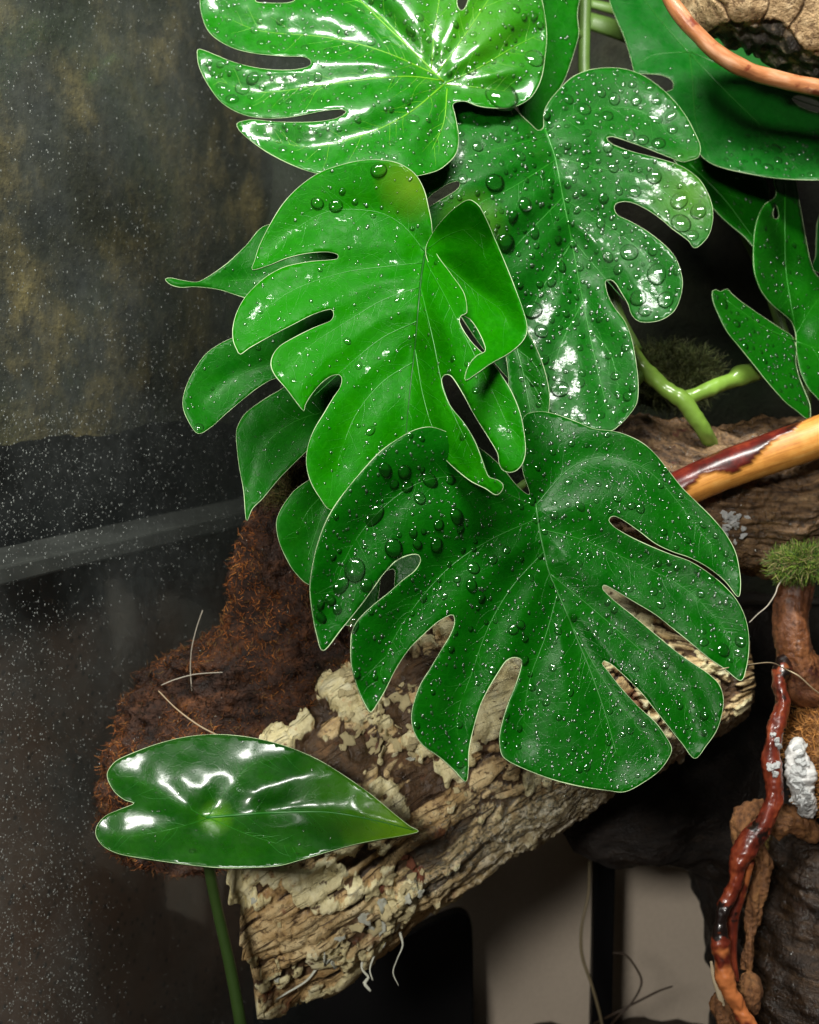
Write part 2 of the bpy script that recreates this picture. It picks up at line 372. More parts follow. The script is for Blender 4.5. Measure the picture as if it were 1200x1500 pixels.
# ------------------------------------------------------------------ leaves
class Leaf:
    def __init__(s, parent, label, outline, ctrl, mat, mid=None, veins=(), holes=(), alat=1.6, amid=2.2, wl=22, wm=20,
                 wob=0.5, grid=5.5, veinmat=None, midr=0.42, latr=0.22, name='leaf', margin=0.085, thick=0.0004, finemat=None, midmat=None):
        s.tps = TPS(ctrl); s.mid = spline(mid, 10) if mid is not None else None
        s.veins = [spline(v, 12) for v in veins]; s.al, s.am, s.wl, s.wm, s.wob = alat, amid, wl, wm, wob
        s.seed = random.random()*50
        out = spline(outline, 4.0, True); hs = [spline(h, 3.0, True) for h in holes]
        s.out, s.holes = out, hs
        lo, hi = out.min(0), out.max(0); g = []
        yy = lo[1]; r = 0
        while yy < hi[1]:
            xs = np.arange(lo[0]+(grid/2 if r % 2 else 0), hi[0], grid); g.append(np.stack([xs, np.full(len(xs), yy)], 1)); yy += grid*0.87; r += 1
        g = np.concatenate(g); g += RNG.uniform(-0.8, 0.8, g.shape)
        ok = inside(g, out)
        for h in hs: ok &= ~inside(g, h)
        g = g[ok]; ed = seg_dist(g, out, True)
        for h in hs: ed = np.minimum(ed, seg_dist(g, h, True))
        g = g[ed > 2.4]
        pts = [out]+hs; edges = []; st = 0
        for p in pts:
            edges += [(st+i, st+(i+1) % len(p)) for i in range(len(p))]; st += len(p)
        allp = np.concatenate(pts+[g])
        vv, _, ff, _, _, _ = delaunay_2d_cdt([Vector(p) for p in allp], edges, [], 0, 1e-4)
        q = np.array([(v.x, v.y) for v in vv]); ff = np.array([f for f in ff if len(f) == 3])
        cen = q[ff].mean(1); k = inside(cen, out)
        for h in hs: k &= ~inside(cen, h)
        ff = ff[k]; used = np.unique(ff); remap = -np.ones(len(q), int); remap[used] = range(len(used))
        q = q[used]; ff = remap[ff]
        # face the camera side
        a, b, c = q[ff[:, 0]], q[ff[:, 1]], q[ff[:, 2]]
        cr = (b-a)[:, 0]*(c-a)[:, 1]-(b-a)[:, 1]*(c-a)[:, 0]; ff[cr > 0] = ff[cr > 0][:, ::-1]
        V = s.pos(q); dv = np.clip(s.vdist(q)/40, 0, 1)
        s.obj = mesh_obj(name, V, ff, mat, parent, uv=q/100, attrs={'dv': dv})
        if label: s.obj['label'] = label
        sol = s.obj.modifiers.new('thickness', 'SOLIDIFY'); sol.thickness = thick; sol.offset = -1
        if margin:
            for p in [out]+hs:
                pp = np.concatenate([p, p[:1]])
                path = s.pos(pp, -0.03); rr = np.array([margin*0.001*(0.35+1.5*abs(noise.noise((x/70, y/70, s.seed)))+0.5*abs(noise.noise((x/9, y/9, 1)))) for x, y in pp]); rr[-1] = rr[0]
                tv, tf, tu = tube(path, rr, 5, cap=False)
                mesh_obj('margin', tv, tf, MARGIN, s.obj, uv=tu)
        vm = veinmat or VEIN
        if s.mid is not None:
            p = s.pos(s.mid, -0.02); rr = np.linspace(midr, midr*0.3, len(p))*0.001
            tv, tf, tu = tube(p, rr, 6); mesh_obj('midrib', tv, tf, midmat or vm, s.obj, uv=tu)
        for v in s.veins:
            p = s.pos(v, 0.06); rr = np.linspace(latr, latr*0.25, len(p))*0.001
            tv, tf, tu = tube(p, rr, 5); mesh_obj('lateral_vein', tv, tf, vm, s.obj, uv=tu)
        s.fine_veins(finemat or vm)
    def fine_veins(s, mat):
        rg = np.random.default_rng(int(s.seed*100)); VV, FF_, o = [], [], 0
        for v in ([s.mid] if s.mid is not None else [])+s.veins:
            if len(v) < 3: continue
            for i in range(1, len(v)-1):
                if rg.uniform() < 0.25: continue
                t = v[i+1]-v[i-1]; t = t/(np.linalg.norm(t)+1e-9); sd = 1 if rg.uniform() < .5 else -1
                a = sd*rg.uniform(0.6, 1.1); d = np.array((t[0]*math.cos(a)-t[1]*math.sin(a), t[0]*math.sin(a)+t[1]*math.cos(a)))
                p = [v[i]]; L = rg.uniform(4, 9); b = -sd*rg.uniform(0, 0.10)
                for k in range(int(L)):
                    d = np.array((d[0]*math.cos(b)-d[1]*math.sin(b), d[0]*math.sin(b)+d[1]*math.cos(b)))+rg.normal(0, 0.10, 2); d /= np.linalg.norm(d); p.append(p[-1]+d*6.0)
                p = np.array(p); ok = inside(p, s.out) & (seg_dist(p, s.out, True) > 3)
                for h in s.holes: ok &= ~inside(p, h)
                n = len(p) if ok.all() else int(np.argmin(ok))
                if n < 3: continue
                tv, tf, _ = tube(s.pos(p[:n], 0.02), np.linspace(0.085, 0.03, n)*0.001, 4, cap=False)
                VV.append(tv); FF_ += [tuple(j+o for j in f) for f in tf]; o += len(tv)
        if VV: mesh_obj('fine_veins', np.concatenate(VV), FF_, mat, s.obj)['kind'] = 'stuff'
    def vdist(s, q):
        d = np.full(len(q), 1e3)
        if s.mid is not None: d = np.minimum(d, seg_dist(q, s.mid))
        for v in s.veins: d = np.minimum(d, seg_dist(q, v))
        return d
    def depth(s, q):
        q = np.asarray(q, float).reshape(-1, 2); d = s.tps(q)
        if s.veins:
            dl = np.min([seg_dist(q, v) for v in s.veins], axis=0); d = d-s.al*(1-np.exp(-(dl/s.wl)**2))
        if s.mid is not None: d = d-s.am*(1-np.exp(-(seg_dist(q, s.mid)/s.wm)**2))
        d = d-s.wob*np.array([noise.noise((x/55+s.seed, y/55, s.seed))+0.5*noise.noise((x/24, y/24+s.seed, 3)) for x, y in q])
        return d*0.001
    def pos(s, q, lift=0.0):
        """world points of the blade; lift in mm towards the viewer"""
        q = np.asarray(q, float).reshape(-1, 2); return PN(q, s.depth(q)+lift*0.001)
    def normal(s, q):
        q = np.asarray(q, float).reshape(-1, 2); e = 2.0
        a = s.pos(q+(e, 0))-s.pos(q-(e, 0)); b = s.pos(q+(0, -e))-s.pos(q+(0, e))
        n = np.cross(a, b); return n/np.linalg.norm(n, axis=1)[:, None]
    def drops(s, big=(), nbig=0, rbig=(5, 9), nfine=0, rfine=(1.2, 3.4), where=None, seed=1, edge=3):
        rg = np.random.default_rng(seed); lo, hi = np.maximum(s.out.min(0), (-20, -20)), np.minimum(s.out.max(0), (1220, 1520))
        def cand(n):
            q = rg.uniform(lo, hi, (n, 2)); k = inside(q, s.out)
            for h in s.holes: k &= ~inside(q, h)
            q = q[k]; k = seg_dist(q, s.out, True) > edge
            if where: k &= rg.uniform(0, 1, len(q)) < np.array([where(x, y) for x, y in q])
            return q[k]
        placed = [tuple(b) for b in big]
        if nbig:
            for x, y in cand(nbig*14):
                r = rbig[0]+(rbig[1]-rbig[0])*rg.uniform()**2.2
                if len(placed) >= nbig+len(big): break
                if all((x-a)**2+(y-b)**2 > (r+c+1.5)**2 for a, b, c in placed): placed.append((x, y, r))
        if placed:
            pl = np.array(placed); P3 = s.pos(pl[:, :2]); Nn = s.normal(pl[:, :2]); A, B, C = frame_for(Nn)
            dd = s.depth(pl[:, :2])
            for i in range(len(pl)):
                r = pl[i, 2]*dd[i]/FPX; o = bpy.data.objects.new('water_droplet', drop_mesh()); COL.objects.link(o)
                st = rg.uniform(0.8, 1.15)+0.5*rg.uniform()**3; an = rg.uniform(-0.9, 0.9)
                a = A[i]*math.cos(an)+B[i]*math.sin(an); b = -A[i]*math.sin(an)+B[i]*math.cos(an)
                mt = np.eye(4); mt[:3, 0] = a*r; mt[:3, 1] = b*r*st; mt[:3, 2] = C[i]*r*rg.uniform(0.75, 1.1); mt[:3, 3] = P3[i]
                o.parent = s.obj; o.matrix_world = Matrix(mt.tolist())
        if nfine:
            q = cand(nfine*4)[:nfine*2]; keep = np.ones(len(q), bool)
            for a, b, c in placed: keep &= (q[:, 0]-a)**2+(q[:, 1]-b)**2 > (c+2)**2
            q = q[keep][:nfine]; r = (rfine[0]+(rfine[1]-rfine[0])*rg.uniform(0, 1, len(q))**2.5)*s.depth(q)/FPX
            fine_drops('fine_droplets', s.pos(q), s.normal(q), r, s.obj, stretch=rg.uniform(0.9, 1.4, len(q)))

# ================================================================== setting
def quad_sheet(name, corners, mat, nu=2, nv=2, fn=None, kind='structure'):
    a, b, c, d = [np.array(x, float) for x in corners]; V = []
    for j in range(nv):
        for i in range(nu):
            u, v = i/(nu-1), j/(nv-1); V.append((a*(1-u)+b*u)*(1-v)+(d*(1-u)+c*u)*v)
    V = np.array(V)
    if fn is not None: V = V+np.array([fn(Vector(x)) for x in V])
    F = [(j*nu+i, j*nu+i+1, (j+1)*nu+i+1, (j+1)*nu+i) for j in range(nv-1) for i in range(nu-1)]
    o = mesh_obj(name, V, F, mat, smooth=True); o['kind'] = kind; return o

def box(name, lo, hi, mat, parent=None, bev=0.0):
    x0, y0, z0 = lo; x1, y1, z1 = hi
    V = [(x0,y0,z0),(x1,y0,z0),(x1,y1,z0),(x0,y1,z0),(x0,y0,z1),(x1,y0,z1),(x1,y1,z1),(x0,y1,z1)]
    F = [(0,3,2,1),(4,5,6,7),(0,1,5,4),(1,2,6,5),(2,3,7,6),(3,0,4,7)]
    o = mesh_obj(name, V, F, mat, parent, smooth=False)
    if bev:
        b = o.modifiers.new('bevel', 'BEVEL'); b.width = bev; b.segments = 3
    return o

FZ = -0.047
# floor of wet soil
m = M('soil'); v = m.coord(); n1 = m.noise(v, 90, 6, 0.7)
m.set(Base_Color=m.ramp(n1, [(0.3, (0.010, 0.007, 0.004)), (0.6, (0.05, 0.03, 0.015)), (0.8, (0.10, 0.065, 0.03))]), Roughness=0.7, Normal=m.bump(n1, 1.0, 0.004)); SOIL = m.m
quad_sheet('ground', [(-0.45, -0.05, FZ), (0.6, -0.05, FZ), (0.6, 0.80, FZ), (-0.45, 0.80, FZ)], SOIL, 120, 100,
           lambda p: (0, 0, 0.007*fbm(p*22, 4)+0.004*fbm(p*80, 3)))

# back of the enclosure: pale panel low down, dark mossy board above it
m = M('beige_panel'); v = m.coord('Object', (1, 1, 0.12)); n1 = m.noise(v, 25, 5, 0.6); n2 = m.noise(m.coord(), 500, 2, 0.5)
m.set(Base_Color=m.mix(m.math('MULTIPLY', m.math('ADD', n1, n2), 0.5), (0.44, 0.365, 0.285), (0.62, 0.53, 0.42)), Roughness=0.6)
BEIGE = m.m
YB = 0.665
quad_sheet('back_wall', [(-0.35, YB, FZ-.02), (0.5, YB, FZ-.02), (0.5, YB, 0.34), (-0.35, YB, 0.34)], BEIGE)
m = M('moss_board'); v = m.coord(); n1 = m.noise(v, 30, 7, 0.7); n2 = m.noise(v, 9, 4, 0.6)
m.set(Base_Color=m.mix(m.ramp(n2, [(0.4, 0.0), (0.65, 1.0)]), m.ramp(n1, [(0.35, (0.006, 0.006, 0.004)), (0.7, (0.026, 0.022, 0.010))]), m.ramp(n1, [(0.3, (0.006, 0.010, 0.004)), (0.7, (0.016, 0.034, 0.010))])), Roughness=0.9, Normal=m.bump(n1, 1.0, 0.006)); BOARD = m.m
board = quad_sheet('background_board', [(-0.22, 0.645, 0.19), (0.5, 0.645, 0.19), (0.5, 0.645, 0.75), (-0.22, 0.645, 0.75)], BOARD, 90, 70,
           lambda p: (0, -0.012*fbm(p*14, 4), 0))

# left side: misted glass pane, the walls behind it and a painted reflection
PA = np.array(P(-90, 750, 0.395)); PB = np.array(P(520, 750, 0.665)); PA[2] = PB[2] = 0
PD = (PB-PA)/np.linalg.norm(PB-PA); PNRM = np.array([PD[1], -PD[0], 0.0])       # towards the inside
def on_plane(xy, off=0.0):
    """hit point of the line of sight on the pane (shifted outward by off)"""
    d1 = PN(xy, 1.0)-np.array(CAM_LOC); o = PA-PNRM*off
    t = ((o-np.array(CAM_LOC)) @ PNRM)/(d1 @ PNRM); return np.array(CAM_LOC)+d1*t[:, None]
def slab(name, u0, u1, z0, z1, off, th, mat, parent=None, bev=0.0):
    """vertical slab parallel to the pane, front face `off` behind it"""
    a = PA+PD*u0-PNRM*off; b = PA+PD*u1-PNRM*off; c = b-PNRM*th; d = a-PNRM*th
    V = [(*p[:2], z) for z in (z0, z1) for p in (a, b, c, d)]
    F = [(0,3,2,1),(4,5,6,7),(0,1,5,4),(1,2,6,5),(2,3,7,6),(3,0,4,7)]
    o = mesh_obj(name, V, F, mat, parent, smooth=False)
    if bev: b_ = o.modifiers.new('bevel', 'BEVEL'); b_.width = bev; b_.segments = 2
    return o
PL = np.linalg.norm(PB-PA)
m = M('misted_glass'); v = m.coord(); n1 = m.noise(v, 18, 6, 0.65); n2 = m.noise(v, 240, 4, 0.6)
tr = m.add('ShaderNodeBsdfTransparent', {'Color': (0.93, 0.95, 0.94, 1)}); gl = m.add('ShaderNodeBsdfGlossy', {'Roughness': 0.06, 'Color': (0.9, 0.95, 1, 1)})
df = m.add('ShaderNodeBsdfDiffuse', {'Color': (0.55, 0.6, 0.58, 1)})
fr = m.add('ShaderNodeFresnel', {'IOR': 1.25})
m1 = m.add('ShaderNodeMixShader', {0: m.math('MULTIPLY', fr.outputs[0], 0.22), 1: tr.outputs[0], 2: gl.outputs[0]})
fog = m.math('MULTIPLY', m.ramp(n1, [(0.35, 0.01), (0.75, 0.075)]), m.ramp(n2, [(0.3, 0.4), (0.7, 1.0)]))
m2 = m.add('ShaderNodeMixShader', {0: fog, 1: m1.outputs[0], 2: df.outputs[0]}); m.surface(m2.outputs[0]); GLASS = m.m
pane = slab('glass_pane', -0.05, PL, FZ, 0.75, 0.0, 0.004, GLASS)
tag(pane, 'misted side glass pane speckled with fine condensation beside the leaves', 'glass pane')

m = M('painted_reflection'); v = m.coord(); n1 = m.noise(v, 26, 7, 0.68); n2 = m.noise(v, 9, 4, 0.6, 0.5); n3 = m.noise(v, 70, 5, 0.7)  # mottled colour painted in for the tank background mirrored in the glass
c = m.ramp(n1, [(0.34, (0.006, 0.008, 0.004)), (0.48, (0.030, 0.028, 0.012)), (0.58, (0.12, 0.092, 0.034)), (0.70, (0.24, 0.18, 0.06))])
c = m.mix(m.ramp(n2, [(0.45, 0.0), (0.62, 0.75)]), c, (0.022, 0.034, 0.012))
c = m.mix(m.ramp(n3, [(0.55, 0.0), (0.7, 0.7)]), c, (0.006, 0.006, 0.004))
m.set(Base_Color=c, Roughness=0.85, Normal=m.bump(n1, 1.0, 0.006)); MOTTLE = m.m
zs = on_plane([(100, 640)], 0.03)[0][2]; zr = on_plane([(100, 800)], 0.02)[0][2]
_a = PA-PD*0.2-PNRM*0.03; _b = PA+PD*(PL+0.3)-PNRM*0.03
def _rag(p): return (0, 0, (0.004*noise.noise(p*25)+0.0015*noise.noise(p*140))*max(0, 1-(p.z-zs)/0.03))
quad_sheet('painted_reflection', [(*_a[:2], zs), (*_b[:2], zs), (*_b[:2], 0.95), (*_a[:2], 0.95)], MOTTLE, 300, 60, _rag)
BLACKW = plain('dark_gap', (0.010, 0.011, 0.012), 0.5, 0.4, 0.3, 60, 0.2)
o = slab('dark_wall', -0.2, PL+0.3, FZ, zs+0.05, 0.045, 0.01, BLACKW); o['kind'] = 'structure'
m = M('brown_wall'); v = m.coord(); n1 = m.noise(v, 12, 5, 0.6); n2 = m.add('ShaderNodeTexVoronoi', {'Vector': v, 'Scale': 190.0}).outputs['Distance']
c = m.mix(m.ramp(n1, [(0.35, 0.0), (0.7, 1.0)]), (0.050, 0.040, 0.032), (0.13, 0.068, 0.042))
c = m.mix(m.ramp(n2, [(0.16, 0.8), (0.26, 0.0)]), c, (0.018, 0.013, 0.010)); m.set(Base_Color=c, Roughness=0.6); BROWN = m.m
o = slab('brown_wall', -0.2, PL+0.3, FZ, zr-0.008, 0.03, 0.01, BROWN); o['kind'] = 'structure'
rail = slab('frame_rail', -0.2, PL+0.3, zr-0.007, zr, 0.012, 0.03, plain('rail_grey', (0.07, 0.07, 0.065), 0.5, 0.5, 0.8, 45, 0.5), bev=0.001)
tag(rail, 'grey horizontal frame rail running behind the misted side glass', 'rail')

# condensation on the pane
rg = np.random.default_rng(31)
q = rg.uniform((-20, -20), (460, 1520), (52000, 2))
def dens(x, y):
    d = 0.16+0.25*max(0, noise.noise((x/90, y/90, 2)))
    if 600 < y < 830 and x < 340: d += 0.55*(1-x/480)
    if 300 < y < 640: d += 0.10
    if y > 880 and x < 190: d += 0.5*(1-x/200)
    if y > 1230 and x < 130: d += 0.35
    if y > 950 and x > 190: d *= 0.35
    return d
k = rg.uniform(0, 1, len(q)) < np.array([dens(x, y) for x, y in q])*0.85
q = q[k]; pos = on_plane(q); r = 0.00009+0.00028*rg.uniform(0, 1, len(q))**4
MIST = water_mat('condensation', 0.45, 0.22, 0.16)
fine_drops('condensation', pos, np.repeat(PNRM[None], len(pos), 0), r, pane, MIST, rg.uniform(0.9, 1.6, len(pos)))
# ================================================================== plants
plant = empty('climbing_plant')
tag(plant, 'lush climbing plant with large split glossy leaves beaded with water, draped over the pale log', 'plant')

# --- front leaf, deep green, over the log
L5o = [(610,629),(583,643),(558,661),(535,685),(512,712),(490,742),(475,770),(463,805),(456,840),(454,865),(458,900),(464,930),(474,953),
(500,922),(530,885),(551,856),(560,843),(580,822),(600,813),(613,813),(616,822),(608,836),(590,850),(570,868),(545,888),(525,908),(516,925),(514,945),(515,975),(525,1010),(535,1032),(543,1043),
(552,1032),(565,1010),(580,980),(600,950),(620,930),(640,912),(655,903),(664,901),(666,913),(660,930),(645,955),(630,980),(615,1005),(605,1035),(603,1055),(608,1075),(620,1092),(645,1110),(665,1128),(682,1145),
(686,1130),(687,1100),(693,1070),(703,1035),(715,1010),(730,985),(742,968),(754,963),(764,967),(763,980),(755,1005),(745,1030),(737,1055),(732,1080),(735,1105),(745,1115),(770,1127),(810,1142),(850,1152),(890,1158),(915,1160),(940,1148),(965,1130),(980,1110),(984,1096),
(975,1078),(960,1058),(935,1035),(910,1008),(892,985),(882,972),(885,968),(897,974),(915,990),(940,1015),(960,1040),(980,1065),(1000,1090),(1018,1111),
(1035,1092),(1050,1070),(1058,1045),(1060,1025),(1057,1010),(1050,998),(1035,985),(1005,965),(985,950),(955,925),(925,900),(900,880),(883,863),(885,857),(900,864),(930,882),(960,900),(985,920),(1010,940),(1040,965),(1062,980),(1085,997),
(1093,980),(1097,955),(1097,930),(1092,905),(1080,880),(1060,857),(1035,837),(1010,822),(985,813),(955,801),(925,787),(900,772),(892,762),(898,756),(910,760),(935,777),(960,796),(985,808),(1011,817),(1037,831),(1062,851),(1081,874),
(1085,860),(1084,840),(1078,810),(1065,785),(1045,760),(1020,735),(1000,715),(980,690),(960,665),(940,648),(915,636),(895,631),(870,628),(845,618),(815,607),(795,603),(780,604),(770,608),(765,618),
(762,650),(766,690),(776,724),(758,712),(735,684),(705,658),(670,640),(635,626)]
L5 = Leaf(plant, 'broad deep green split leaf spread over the pale log, densely beaded with water', L5o,
 [(610,629,355),(490,742,343),(455,860,338),(474,950,338),(700,655,366),(785,740,370),(735,715,367),(770,608,386),(900,632,384),(1080,850,368),(1090,980,356),(1018,1110,350),(915,1158,348),(682,1142,342),(543,1040,338),(800,950,360),(640,850,352),(980,800,372)],
 MAT_L5, mid=[(785,738),(790,775),(797,808),(805,840),(817,868),(831,900),(845,935),(862,975),(885,1040),(905,1110)],
 veins=[[(784,742),(740,722),(690,700),(620,705),(560,745),(510,810),(480,900)],
        [(787,760),(720,790),(660,830),(610,885),(575,940),(548,1010)],
        [(797,808),(750,860),(715,920),(690,990),(670,1050),(675,1115)],
        [(817,868),(800,930),(775,1000),(765,1080)],
        [(784,742),(830,690),(880,670),(950,690),(1020,770),(1070,840)],
        [(790,775),(850,790),(920,820),(1000,860),(1060,920),(1085,975)],
        [(805,840),(860,885),(930,945),(990,1000),(1020,1080)],
        [(840,920),(880,990),(930,1060),(960,1100)]],
 alat=2.7, amid=1.6, wl=30, wm=28, wob=0.4, veinmat=VEIN_D)
L5.drops(big=[(520,835,16),(499,858,11),(537,857,10),(549,756,12),(518,917,8),(565,689,10),(593,692,11),(630,704,11),(660,703,9),(578,710,8),(597,713,10),(615,730,9),(577,803,14),(640,799,11),(612,798,7),(643,769,9),(670,757,11),(675,775,7),(691,858,9),(694,832,10),(722,820,7),(742,806,7),(752,922,9),(763,915,8),(484,879,8),(470,886,7),(470,905,8),(494,893,7),(1060,953,10),(1085,940,8),(1081,956,6),(1031,941,8),(1030,925,5),(925,741,7),(938,745,7),(904,730,7)],
 nbig=130, rbig=(4.2, 7.0), nfine=2300, rfine=(1.0, 2.9), seed=5)

# --- left centre leaf, fresh green
L3o = [(634,346),(632,325),(628,305),(622,280),(612,260),(600,248),(580,238),(555,234),(530,235),(505,240),(470,252),(440,272),(415,298),(395,330),(380,360),(373,382),(370,395),
(395,388),(420,378),(450,371),(480,369),(495,373),(494,379),(480,381),(455,383),(420,390),(395,402),(375,418),(358,437),(346,460),(341,482),(342,500),(347,512),(352,519),
(365,510),(395,493),(430,475),(460,460),(485,453),(489,461),(484,470),(460,480),(430,495),(410,507),(400,520),(397,535),(403,550),(420,570),(435,590),(445,602),
(447,594),(455,580),(470,562),(485,551),(497,549),(501,556),(498,568),(488,583),(475,605),(460,630),(451,655),(449,680),(455,705),(468,728),(485,747),
(520,740),(560,705),(590,672),(622,640),(640,660),(665,685),(690,705),(712,716),(722,723),(729,725),(736,718),(737,710),(729,703),(717,699),(712,690),(705,670),(695,645),(680,620),(660,595),(650,572),(647,556),(652,549),(660,550),(668,560),(680,580),(695,608),(715,640),(729,664),(731,678),(736,688),(746,692),(757,689),(766,678),(770,660),(768,635),(762,605),(750,575),(735,550),(720,530),(707,517),(692,502),(679,484),(673,470),(676,462),(684,458),(680,430),(660,400),(640,372)]
L3c = [(540,236,389),(630,300,391),(633,345,390),(622,372,387),(380,360,383),(345,490,366),(352,518,364),(445,600,358),(485,745,352),(600,660,366),(606,520,374),(450,430,376),(520,640,362),
 (680,560,357),(760,600,350),(746,690,345),(735,718,348),(660,680,357),(650,470,366),(700,640,352)]
L3 = Leaf(plant, 'bright fresh green split leaf folded along its midrib', L3o, L3c, MAT_L3,
 mid=[(623,370),(618,400),(613,450),(609,500),(602,560),(597,610),(594,650)],
 veins=[[(622,368),(590,330),(550,310),(480,310),(420,345),(385,380)],
        [(620,385),(570,390),(500,400),(420,430),(365,480)],
        [(616,420),(560,440),(510,470),(450,510),(415,555)],
        [(612,470),(560,495),(510,535),(460,580)],
        [(606,530),(560,560),(520,610),(490,690)],
        [(625,385),(650,430),(680,490),(720,570),(755,650)],
        [(616,420),(635,500),(650,570),(680,640),(712,700)],
        [(608,510),(620,580),(640,640),(680,690)]],
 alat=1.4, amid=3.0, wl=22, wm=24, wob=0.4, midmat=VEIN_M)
L3.drops(big=[(555,250,13),(465,298,10),(492,302,11),(520,296,5)], nbig=16, rbig=(4, 7), nfine=330, rfine=(1.0, 3.0), seed=3)
L3a = [(633,343),(640,332),(660,310),(680,295),(690,293),(702,302),(712,320),(725,350),(740,385),(752,415),(765,450),(772,475),(771,490),(763,503),(745,518),(720,532),(700,546),(682,557),(683,544),(690,530),(700,520),(711,514),(708,500),(698,480),(688,467),(680,463),(668,455),(645,415),(626,380),(624,362)]
LA = Leaf(L3.obj, None, L3a, [(633,343,387),(690,294,366),(640,380,384),(624,370,386),(765,450,360),(771,490,357),(745,510,354),(715,520,348),(683,555,338),(720,535,343),(710,440,371),(680,463,371)], MAT_L3,
 veins=[[(625,370),(660,395),(700,430),(735,455),(745,480)],[(625,366),(655,345),(690,335),(715,350)]], alat=2.2, wl=22, wob=0.3, name='curled_lobe')

# --- top leaf with white glare
L1o = [(300,-60),(294,-20),(293,0),(295,20),(305,45),(325,62),(350,73),(380,79),(415,82),(445,83),(455,88),(456,93),(450,98),(430,102),(400,102),(370,98),(340,90),(315,80),(300,74),(290,72),(289,80),(291,95),(298,112),(310,132),(325,150),(345,163),(365,170),
(390,173),(420,172),(450,167),(475,162),(500,160),(507,163),(503,168),(490,174),(465,178),(430,179),(400,178),(370,175),(356,177),(347,181),(350,190),(365,204),(390,222),(420,238),(450,250),(480,257),(530,262),(580,262),(614,257),(640,250),(655,240),(668,225),(672,205),(670,185),(666,165),(664,152),
(680,148),(700,155),(720,158),(745,158),(762,153),(780,140),(793,115),(799,80),(801,50),(798,20),(793,-5),(780,-60),(740,-120),(660,-170),(560,-190),(450,-170),(360,-120)]
L1c = [(650,120,422),(480,100,416),(300,0,432),(300,90,421),(360,190,410),(480,250,401),(600,255,403),(668,200,417),(650,-150,450),(450,-150,450),(790,0,442),(785,130,434),(720,155,426),(560,130,414),(580,30,425),(700,60,428)]
L1 = Leaf(plant, 'bright wet leaf under the lamp, streaked with white glare', L1o, L1c, MAT_L1,
 mid=[(650,120),(615,85),(570,42),(520,-8),(460,-80)],
 veins=[[(648,118),(600,112),(540,116),(470,125),(380,135),(310,115)],[(650,124),(600,165),(540,195),(460,215),(390,205)],[(640,110),(560,75),(480,55),(380,45),(320,20)],[(610,80),(540,10),(440,-30)],
        [(632,100),(636,50),(645,-10),(655,-80)],[(640,108),(675,60),(715,0),(750,-60)],[(652,122),(700,100),(750,70),(790,50)],[(652,124),(700,128),(750,135)],[(655,130),(650,180),(630,225)]],
 holes=[[(674,-14),(684,-16),(686,-2),(681,12),(675,15),(670,8),(670,-4)],[(375,-8),(400,-12),(425,-8),(432,0),(420,4),(390,4),(375,2)]],
 alat=3.0, amid=3.5, wl=22, wm=24, wob=0.8, veinmat=VEIN_Y, latr=0.28)
L1.drops(big=[(735,142,26),(783,85,15),(690,103,8),(340,145,10),(325,127,9),(355,130,11),(370,115,9),(410,150,5),(605,175,10)], nbig=150, rbig=(3.5, 7), nfine=700, rfine=(1.2, 3.6), seed=11)

# --- leaf behind the top leaf
L1b = Leaf(plant, 'narrow strip of smooth green leaf beside the upright stem', [(770,-50),(850,-50),(846,20),(848,50),(840,80),(829,112),(815,140),(802,165),(797,190),(785,194),(764,170),(752,120),(760,40)],
 [(770,-50,470),(850,-50,478),(848,50,468),(797,190,450),(755,120,452)], MAT_L4, wob=0.4)
L1b.drops(nbig=3, rbig=(3.5, 5), nfine=25, seed=21)

# --- right centre leaf with fat drops
L2o = [(668,150),(700,150),(735,152),(752,158),(765,170),(778,182),(788,191),(796,187),(797,165),(805,148),(820,130),(840,112),(865,102),(895,99),(920,102),(945,112),(970,130),(990,150),(1005,170),(1016,190),(1025,210),(1026,222),(1022,231),(1010,235),(1000,237),
(980,230),(950,218),(920,207),(897,200),(889,202),(895,210),(920,220),(950,228),(985,238),(1005,247),(1025,263),(1038,285),(1044,305),(1044,325),(1038,345),(1026,359),(1017,363),(1008,352),(985,335),(970,322),(950,308),(930,298),(915,295),(903,298),(900,305),(905,315),(925,325),(950,340),(975,360),(990,378),(998,400),(1000,415),(997,435),(988,455),(970,468),(950,472),(935,470),(925,460),(920,445),(910,428),(902,415),(895,410),(887,412),(890,430),(900,450),(915,470),(925,495),(931,525),(935,560),(933,590),(920,610),(905,625),(895,631),
(870,629),(840,620),(815,610),(790,595),(750,560),(700,500),(650,420),(622,345),(616,312),(632,301),(650,290),(668,279),(674,271),(671,265),(655,270),(635,283),(624,292),(608,290),(598,268),(610,235),(640,195)]
L2c = [(797,190,434),(665,158,431),(640,330,415),(900,100,452),(1020,220,436),(1042,320,426),(990,440,420),(930,600,412),(820,605,414),(832,400,430),(720,480,420),(940,330,432),(720,250,421)]
L2 = Leaf(plant, 'mid green split leaf with fat water drops, growing behind the folded leaf', L2o, L2c, MAT_L2,
 mid=[(798,188),(813,230),(824,285),(836,345),(848,410),(862,480),(875,540),(890,600)],
 veins=[[(800,195),(850,165),(930,160),(1000,205)],[(813,230),(870,245),(950,265),(1030,330)],[(824,290),(880,325),(940,370),(975,440)],[(838,350),(880,400),(915,440)],[(862,480),(895,520),(910,590)],
        [(800,200),(740,215),(670,235),(620,260)],[(813,235),(750,275),(700,300),(650,350)],[(824,290),(770,345),(720,400)],[(838,355),(790,430),(760,500)],[(855,440),(820,510),(810,580)]],
 alat=1.8, amid=2.6, wl=24, wm=24, wob=0.6)
